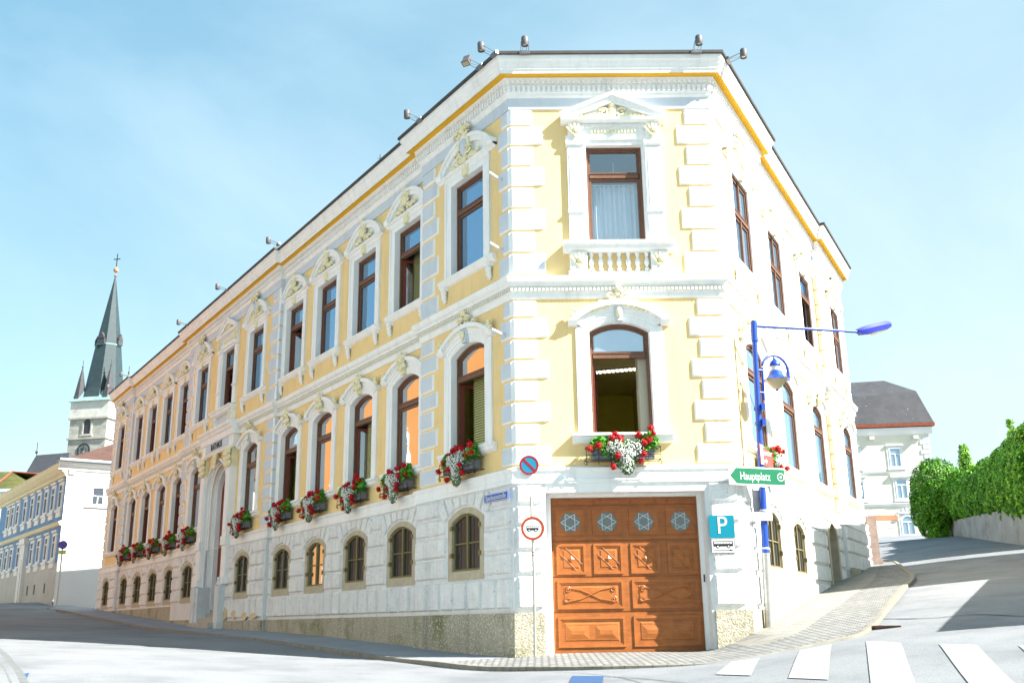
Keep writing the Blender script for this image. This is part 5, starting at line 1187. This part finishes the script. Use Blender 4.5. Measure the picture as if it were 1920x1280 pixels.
oc = lambda r, z, k=8: [(r*math.cos(2*PI*(j+.5)/k), r*math.sin(2*PI*(j+.5)/k), z) for j in range(k)]
def frust(m, rings, mi=0):
    k = len(rings[0]); V = [p for r in rings for p in r]; m.add(V, [(i*k+j, i*k+(j+1) % k, (i+1)*k+(j+1) % k, (i+1)*k+j) for i in range(len(rings)-1) for j in range(k)]+[tuple(range((len(rings)-1)*k, len(rings)*k))], mi)
frust(m, [oc(2.95, 30.0), oc(2.5, 31.3), oc(1.6, 38.2), oc(.07, 47.7)]); sp = ob('spire', m.mesh('spire', mat('spire_slate', (.03, .048, .052), rough=.55, var=.15, scale=1.5, c3=(.6, .62, .6), lo3=.72, hi3=.74, s3=1.1)), ch, FT)
m = MB(); frust(m, [[(x*(HWT+.35), y*(HWT+.35), 29.4) for x, y in ((-1, -1), (1, -1), (1, 1), (-1, 1))], [(x*2.2, y*2.2, 30.9) for x, y in ((-1, -1), (1, -1), (1, 1), (-1, 1))]]); frust(m, [oc(1.72, 37.5), oc(1.76, 37.6), oc(1.66, 37.7)]); ob('copper_skirt', m.meshes('copper_skirt', COPPER), ch, FT)
m = MB(); m.lathe([(.08, 46.2), (.25, 46.4), (.06, 46.5), (.05, 46.9), (.3, 47.05), (.36, 47.3), (.25, 47.55), (.05, 47.6), (.05, 47.9)], (0, 0, 1.4), 10); ob('finial', m.mesh('finial', mat('gilded_ball', (.35, .2, .12), rough=.4)), ch, FT)
m = MB(); m.box(-.05, .05, -.05, .05, 49.2, 51.1); m.box(-.5, .5, -.05, .05, 50.25, 50.37); ob('cross', m.mesh('cross', MET), ch, FT)
for sx, sy in ((-1, -1), (1, -1), (1, 1), (-1, 1)):
    m = MB(); frust(m, [oc(.85, 29.5), oc(.7, 30.4), oc(.36, 32.6), oc(.05, 34.2)]); m.tube([(0, 0, 34.1), (0, 0, 35.2)], .04, 5); m.ell((0, 0, 34.3), .13, .13, .13); ob('corner_turret', m.mesh('corner_turret', SLATE2), ch, FT @ T((sx*2.1, sy*2.1, 0)))
for k in range(4):
    Fd = FT @ RZ(PI/2*k); m = MB(); m.box(-.5, .5, -1.8, -1.2, 37.6, 38.3); m.add([(-.5, -1.85, 38.3), (.5, -1.85, 38.3), (0, -1.85, 39.2), (0, -.9, 39.2)], [(0, 1, 2), (0, 2, 3), (1, 2, 3)]); ob('spire_dormer', m.mesh('spire_dormer', SLATE2), ch, Fd)
for Fd in (FT, FT @ RZ(-PI/2), FT @ RZ(PI/2)):
    m = MB(); m.poly(arch(.5, 0, 1.5, .49, 10), -HWT+.02, -HWT-.02); w_ = ob('belfry_opening', m.mesh('belfry_opening', MET), ch, Fd @ T((-.1, 0, 25.0)))
    m = MB(); m.ring(arch(.72, -.1, 1.5, .7, 10), arch(.5, 0, 1.5, .49, 10), -HWT+.02, -HWT-.1); m.box(-.9, .9, -HWT-.2, -HWT, -.3, -.08); ob('surround', m.mesh('surround', STONE), w_)
m = MB(); m.ring(circ(.95, 24), circ(.72, 24), -HWT, -HWT-.06); 
for k in range(12): a = PI*k/6; m.box(.83*math.cos(a)-.05, .83*math.cos(a)+.05, -HWT-.09, -HWT-.05, .83*math.sin(a)-.05, .83*math.sin(a)+.05)
m.poly([(-.06, -.1), (.06, -.1), (.03, .7), (-.03, .7)], -HWT-.02, -HWT-.08); m.poly([(-.1, -.06), (.1, .06), (-.45, .4), (-.5, .35)], -HWT-.02, -HWT-.08); m.ring(circ(.42, 20), circ(.36, 20), -HWT, -HWT-.04)
ck = ob('clock', m.mesh('clock', MET), ch, FT @ T((-.3, 0, 22.85)))
m = MB(); m.box(-2.6, 2.6, -1.4, 11, 2, 17.8); nv = T((-58.0, 106.2, 0)) @ RZ(-.62); ob('nave_wall', m.mesh('nave_wall', PALE), ch, nv)
a_, b_, c_, d_ = pix(30, 893, 122), pix(125, 893, 118), pix(130, 848, 126), pix(68, 853, 130); e_ = pix(30, 893, 122)+Vector((6, 16, 0)); f_ = pix(125, 893, 118)+Vector((6, 16, 0))
m = MB(); lo = [Vector((v.x, v.y, v.z-2)) for v in (a_, b_)]
m.add([tuple(v) for v in (lo[0], lo[1], c_, d_, Vector((e_.x, e_.y, e_.z-2)), Vector((f_.x, f_.y, f_.z-2)))], [(0, 1, 2, 3), (0, 3, 4), (4, 5, 2, 3), (1, 2, 5)]); ob('nave_roof', m.mesh('nave_roof', SLATE2, recalc=False), ch)
m = MB(); m.tube([tuple(d_), tuple(d_+Vector((0, 0, 1.7)))], .05, 5); m.ell(tuple(d_+Vector((0, 0, .4))), .2, .2, .2); ob('roof_finial', m.mesh('roof_finial', MET), ch)

# ---- tiled house at the far left
lh = empty('tiled_house', Matrix.Identity(4), 'pale house with a green and yellow tiled roof at the far left', 'house')
P = lambda x, y, d=92: pix(x, y, d)
a_, b_, c_, d_ = P(-60, 918), P(52, 914), P(84, 889, 96), P(22, 884, 97); m = MB()
e_ = P(100, 918, 100); rl = P(-90, 884, 97)
m.add([tuple(v) for v in (a_, b_, c_, d_, e_, rl)], [(0, 1, 3, 5), (1, 4, 2, 3)]); ob('roof', m.mesh('roof', GTILE, recalc=False), lh)
m = MB(); m.tube([tuple(d_), tuple(c_)], .09, 6); m.tube([tuple(d_), tuple(P(-3, 905))], .09, 6); ob('ridge_tiles', m.mesh('ridge_tiles', REDT), lh)
m = MB(); q0, q1, q2 = P(-60, 922), P(54, 918), P(104, 921, 100)
m.add([tuple(v) for p in (q0, q1, q2) for v in (Vector((p.x, p.y, 2)), p)], [(0, 2, 3, 1), (2, 4, 5, 3)]); ob('wall', m.mesh('wall', PALE, recalc=False), lh)
m = MB(); m.tube([tuple(P(-60, 924, 91.6)), tuple(P(53, 920, 91.6))], .22, 6); m.tube([tuple(P(-60, 941, 91.8)), tuple(P(30, 939, 91.8))], .12, 6); m.tube([tuple(P(-60, 985, 91.8)), tuple(P(30, 985, 91.8))], .1, 6); ob('cornice', m.mesh('cornice', TINR), lh)

# ---- white house at the head of the right street
rh = empty('white_villa', Matrix.Identity(4), 'three storey white house with dark hipped roof at the head of the right street', 'house')
p0, p1 = pix(1600, 1010, 85), pix(1766, 1005, 84.2); e = Vector((p1.x-p0.x, p1.y-p0.y, 0)); LH = e.length; ang = math.atan2(e.y, e.x); FH_ = T((p0.x, p0.y, 6.9)) @ RZ(ang)
m = MB(); V = [(-8, 0, -1), (LH, 0, -1), (LH, 0, 9.7), (-8, 0, 9.7), (LH, 11, -1), (LH, 11, 9.7), (-8, 11, -1), (-8, 11, 9.7)]; m.add(V, [(0, 1, 2, 3), (1, 4, 5, 2), (6, 0, 3, 7), (4, 6, 7, 5)]); ob('wall', m.mesh('wall', PALE, recalc=False), rh, FH_)
m = MB(); strip(m, -8, LH+.3, 0, [(0, 8.95), (.15, 9.0), (.3, 9.3), (.35, 9.55), (0, 9.6)]); strip(m, -8, LH+.05, 0, [(0, 5.62), (.08, 5.65), (.12, 5.8), (0, 5.85)]); strip(m, -8, LH+.08, 0, [(0, 2.75), (.1, 2.8), (.16, 3.0), (0, 3.1)]); ob('cornice', m.mesh('cornice', WPL), rh, FH_)
m = MB(); strip(m, -8, LH+.5, 0, [(0, 9.6), (.5, 9.62), (.52, 9.9), (0, 9.95)]); ob('eave_board', m.mesh('eave_board', REDT), rh, FH_)
m = MB(); rz = 14.7; V = [(-8, -.45, 9.92), (LH+.45, -.45, 9.92), (LH-.35, .8, 13.0), (-8, .5, 12.0), (LH-2.3, 3.6, rz), (-8, 3.6, rz-.3), (LH+.45, 11.3, 9.92), (LH-.35, 10.2, 13.0), (LH-2.3, 7, rz), (-8, 11.3, 9.92)]
m.add(V, [(0, 1, 2, 3), (3, 2, 4, 5), (1, 6, 7, 2), (2, 7, 8, 4), (4, 8, 9, 5), (8, 7, 6, 9)]); ob('roof', m.mesh('roof', SLATE2, recalc=False), rh, FH_)
m = MB()
for k in range(60): x = -6+k*(LH+6)/60; m.tube([(x, -.15, 10.25), (x, -.15, 10.55)], .02, 4)
for z in (10.3, 10.45, 10.55): m.tube([(-6, -.15, z), (LH, -.15, z)], .025, 4)
ob('snow_guard', m.mesh('snow_guard', GMET), rh, FH_)
m = MB(); v_ = FH_.inverted() @ pix(1614, 757, 83.5); w_ = FH_.inverted() @ pix(1612, 714, 83.5); x_, zt_ = v_.x, w_.z
m.box(x_-.35, x_+.35, -.1, .9, v_.z, zt_); m.box(x_-.43, x_+.43, -.18, .98, zt_-.15, zt_+.05); m.add([(x_-.46, -.25, zt_+.12), (x_+.46, -.25, zt_+.12), (x_+.46, 1.05, zt_+.12), (x_-.46, 1.05, zt_+.12), (x_, .4, zt_+.45)], [(0, 1, 4), (1, 2, 4), (2, 3, 4), (3, 0, 4)]); ob('chimney', m.mesh('chimney', mat('chimney_sheet', (.07, .16, .22), rough=.6)), rh, FH_)
def up(px, py, d=84.5): return FH_.inverted() @ pix(px, py, d)
m = MB()
for k in range(7): z = 3.2+.0+.0; m.block(LH-(.85 if k % 2 else .6), LH-.02, 5.95+k*.42, 6.3+k*.42, 0, -.05, .02)
ob('quoin_pier', m.mesh('quoin_pier', GRY), rh, FH_)
for px, z, h_ in ((1690, 6.1, 1.75), (1612, 6.1, 1.75), (1698, 3.35, 1.8), (1618, 3.35, 1.8)):
    x = up(px, 860 if z > 5 else 920).x; bgwin(rh, FH_, x, 0, z, 1.0, h_, fw=.1, surr=WPL)
m = MB(); x = up(1698, 920).x; m.box(x-.9, x+.9, -.2, 0, 5.25, 5.45); m.box(x-.75, x+.75, -.08, 0, 5.0, 5.25); ob('window_hood', m.mesh('window_hood', WPL), rh, FH_)
x = up(1705, 988).x; bgwin(rh, FH_, x, 0, .25, 1.15, 1.75, fw=.1, surr=WPL, rise=.5, trans=.66)
m = MB()
for k in range(9): a = -PI/2+PI*(k+.5)/9; m.obox((x+math.sin(a)*.95, -.06, 1.5+math.cos(a)*.95), .2, .12, .3, Matrix.Rotation(a, 3, 'Y'))
ob('arch_stones', m.mesh('arch_stones', GRY), rh, FH_)
m = MB()
for k in range(6):
    for j in range(-6, 6): xx = j*1.2+(.6 if k % 2 else 0); m.block(xx, xx+1.15, k*.45+.02, k*.45+.42, 0, -.02, .015) if not (x-1.3 < xx+.6 < x+1.3) and xx+1.15 < LH else None
ob('ashlar_base', m.meshes('ashlar_base', PALE), rh, FH_)
for px in (1646, 1728): v = up(px, 812); m = MB(); m.box(v.x-.2, v.x+.2, -.5, 0, v.z-.12, v.z+.15); ob('wall_lamp', m.mesh('wall_lamp', WENA), rh, FH_)

# ---- retaining wall and hedge of the right street
WB = [pix(1920, 1022, 36), pix(1862, 1016, 41), pix(1815, 1011, 46), pix(1775, 1007, 52)]
st = WB[0]+(WB[0]-WB[1]).normalized()*2.6; WB = [Vector((st.x, st.y, g(st.x, st.y)))]+WB
rw = MB(); ht = [1.42, 1.38, 1.2, 1.0, .75]
Vb = []
for p, h_ in zip(WB, ht):
    for dx in (0, .45): Vb += [(p.x+dx, p.y-dx*.2, p.z-1), (p.x+dx, p.y-dx*.2, p.z+h_)]
rw.add(Vb, [(4*i, 4*i+1, 4*i+5, 4*i+4) for i in range(4)]+[(4*i+1, 4*i+3, 4*i+7, 4*i+5) for i in range(4)]+[(4*i+2, 4*i+3, 4*i+7, 4*i+6) for i in range(4)]+[(0, 1, 3, 2), (16, 17, 19, 18)])
RW = ob('retaining_wall', rw.mesh('retaining_wall', mat('rough_render', (.30, .29, .27), var=.15, scale=1.2, bump=.6, bscale=9, c2=(.2, .19, .17), lo=.5, hi=.65, s2=.8, c3=(.42, .41, .38), lo3=.64, hi3=.7, s3=2)))
tag(RW, 'low grey rendered retaining wall beneath the hedge on the right', 'wall')
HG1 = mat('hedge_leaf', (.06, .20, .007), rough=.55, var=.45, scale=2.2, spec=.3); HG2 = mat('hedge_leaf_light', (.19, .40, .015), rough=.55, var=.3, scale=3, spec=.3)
def foliage(name, samples, s0, mats, seed, light=.25):
    random.seed(seed); m = MB()
    for c, nrm in samples:
        c = Vector(c); a = Vector((rnd()-.5, rnd()-.5, rnd()-.5)).normalized(); b = (nrm+Vector((rnd()-.5, rnd()-.5, rnd()-.5))*1.6).normalized(); a = a.cross(b).normalized(); b = b.cross(a); b, a = a, b
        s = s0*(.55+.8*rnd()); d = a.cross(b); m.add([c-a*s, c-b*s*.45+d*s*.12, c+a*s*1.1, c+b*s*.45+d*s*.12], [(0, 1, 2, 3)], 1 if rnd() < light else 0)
    return m.mesh(name, mats, recalc=False)
random.seed(5)
hp = [(WB[0]+Vector((.6, -.2, 0)), 4.5), (pix(1920, 1022, 36.0)+Vector((.7, 0, 0)), 4.2), (pix(1862, 1016, 41)+Vector((.9, 0, 0)), 3.65), (pix(1815, 1011, 46)+Vector((.9, 0, 0)), 3.2), (pix(1775, 1007, 51)+Vector((.6, 0, 0)), 3.35), (pix(1752, 1009, 54), 2.9)]
SAM = []; core = MB()
for _ in range(110000):
    s = rnd()*(len(hp)-1); i = int(s); t = s-i; p = hp[i][0].lerp(hp[i+1][0], t); h_ = hp[i][1]*(1-t)+hp[i+1][1]*t
    lmp = .16*math.sin(s*9.1+1)+.12*math.sin(s*23.)+.1*math.sin(s*41+2); a = rnd()*(PI*1.25+.85)-1.2
    ax, az = (-math.cos(a), math.sin(a)); rw_, rh_ = 1.25+.12*math.sin(s*17), h_*.5+lmp
    k = 1-.28*rnd()**2+.06*math.sin(a*9+s*30)
    bot = .7+.2*math.sin(s*13)*math.sin(s*31) if s < 3.8 else .7-.7*min(1, (s-3.8)/.5)
    zc = bot+(h_-bot)*.42+.3; c = p+Vector((ax*rw_*k+.25, -ax*rw_*k*.15, zc+az*(h_-zc+lmp if az > 0 else (zc-bot+.1))*k))
    SAM.append((c, Vector((ax, -.3, az+.2))))
for _ in range(11000):        # rounded, drooping near end
    th, ph = rnd()*2*PI, math.acos(2*rnd()-1); k = 1-.2*rnd()**2+.07*math.sin(th*5+ph*7); d = Vector((math.sin(ph)*math.cos(th), math.sin(ph)*math.sin(th), math.cos(ph)))
    c = pix(1758, 925, 50.5); SAM.append((c+Vector((d.x*1.35, d.y*1.2, d.z*1.75))*k, d))
for _ in range(5000):
    c = pix(1757, 975, 50.5); SAM.append((c+Vector(((rnd()-.5)*.9, (rnd()-.5)*.9, (rnd()-.5)*2.4)), Vector((-.5, -.8, .1))))
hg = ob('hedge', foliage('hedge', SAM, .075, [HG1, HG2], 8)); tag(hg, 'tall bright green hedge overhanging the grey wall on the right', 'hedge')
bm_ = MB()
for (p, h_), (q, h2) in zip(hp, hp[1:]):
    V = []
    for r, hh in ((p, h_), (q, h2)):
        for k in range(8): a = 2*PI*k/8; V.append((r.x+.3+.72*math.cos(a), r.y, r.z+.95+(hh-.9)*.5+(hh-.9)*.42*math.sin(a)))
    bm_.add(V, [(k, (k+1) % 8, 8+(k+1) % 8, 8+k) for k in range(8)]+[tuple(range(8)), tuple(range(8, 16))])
ob('hedge_core', bm_.mesh('hedge_core', mat('hedge_inside', (.02, .045, .008), rough=.9)), hg)  # solid dark core filling the hedge behind the leaves
def sapling(px, py, d, h_, label, n=260, wd=.5):
    b = pix(px, py, d); t = empty('young_tree', T(b), label, 'tree'); m = MB(); m.tube([(0, 0, -1.6), (.05, 0, h_*.6), (0, 0, h_)], [.05, .03, .01], 5)
    for k in range(5): z = h_*(.3+.13*k); m.tube([(.02, 0, z), ((rnd()-.5)*wd*1.6, (rnd()-.5)*wd, z+h_*.2)], [.02, .008], 4)
    ob('trunk', m.mesh('trunk', mat('bark', (.12, .09, .06))), t); S = []
    for _ in range(n): z = rnd(); w_ = wd*(1-.6*z)*(.4+.6*rnd()); a = rnd()*2*PI; S.append((Vector((w_*math.cos(a), w_*math.sin(a), h_*(.15+.9*z))), Vector((math.cos(a), math.sin(a), .3))))
    ob('crown', foliage('crown', S, .1, [HG2, HG1], 4, .3), t)
sapling(1812, 884, 46.5, 1.2, 'small leafy shoot rising from the hedge top nearer the white house', 420, .42); sapling(1900, 836, 37.6, .95, 'thin pale shoot standing above the hedge at the right edge', 90, .28)
# ---- brown post at the far end of the side wall
b = pix(1640, 1052, 34.5); t = empty('shop_sign_post', T(b), 'weathered brown post with an orange sign arm at the far corner of the side wall', 'sign post')
m = MB(); m.box(-.17, .17, -.12, .12, -.3, 1.55); m.box(-.22, .22, -.17, .17, -.3, .1); ob('post', m.mesh('post', mat('weathered_wood', (.24, .18, .15), var=.25, scale=5)), t)
m = MB(); m.box(-.05, .95, -.05, .05, 1.4, 1.58); ob('sign_arm', m.mesh('sign_arm', mat('orange_board', (.50, .22, .13), var=.15, scale=4)), t, RZ(-.1))

# ================================================================== HOUSES OUTSIDE THE FRAME (their shadows and reflections reach in)
ORG = mat('plaster_orange', (.44, .19, .055), var=.06, scale=.5)
def house(name, label, F, x0, x1, dep, z0, ze, zr, wallm, roofm, rows, step=3.0, lipped=.5):
    t = empty(name, F, label, 'house'); m = MB(); m.box(x0, x1, 0, dep, z0-2, ze); ob('wall', m.mesh('wall', wallm), t)
    m = MB(); o = lipped; V = [(x0-o, -o, ze), (x1+o, -o, ze), (x1+o, dep+o, ze), (x0-o, dep+o, ze), (x0+dep*.5, dep/2, zr), (x1-dep*.5, dep/2, zr)]
    m.add(V, [(0, 1, 5, 4), (1, 2, 5), (2, 3, 4, 5), (3, 0, 4), (0, 3, 2, 1)]); ob('roof', m.mesh('roof', roofm), t)
    m = MB(); strip(m, x0-.1, x1+.1, 0, [(0, ze-.5), (.2, ze-.45), (.4, ze-.1), (0, ze-.02)]); ob('cornice', m.mesh('cornice', WPL), t)
    for z in rows:
        n = int((x1-x0)/step)
        for k in range(n): bgwin(t, Matrix.Identity(4), x0+(k+.5)*(x1-x0)/n, 0, z, 1.1, 1.7, surr=WPL, pane=PANED)
    return t
FOP = T(PL(0, 14.3)) @ RZ(PI-A)      # across the left street, fronts face the town hall
house('orange_house', 'long orange house across the left street', FOP, 18, 51, 9, 0, 15.6, 19, ORG, REDT, (2.2, 5.8, 9.6), 4.6)
house('pale_house', 'pale house across the left street beyond the orange one', FOP, 53, 110, 9, 1, 11.5, 15.5, PALE, BROOF, (3, 6.5), 3.4)
house('grey_house', 'grey house across the left street nearest the square', FOP, -2, 15, 9, -1, 9.5, 13, PALE, SLATE2, (1.5, 5.2), 3.4)
pv, qv = Vector((.917, -.4, 0)), Vector((.4, .917, 0))
FRH = T(pv*12.0) @ RZ(math.atan2(-qv.y, -qv.x))        # right street, fronts face the side wall; local x runs towards the viewer
house('side_street_house', 'house on the right side of the right street', FRH, -17.6, -9.4, 7, 2, 8.7, 10.2, PALE, BROOF, (2.6, 5.6), 2.7, .15)
t = empty('garden_wall', FRH, 'tall garden wall on the right side of the right street', 'wall'); m = MB(); m.box(-9.2, 1.6, 0, .4, -2, 3.75); ob('wall', m.mesh('wall', WPL), t); m = MB(); m.box(-9.2, 1.65, -.08, .48, 3.75, 3.9); ob('coping', m.mesh('coping', REDT), t)
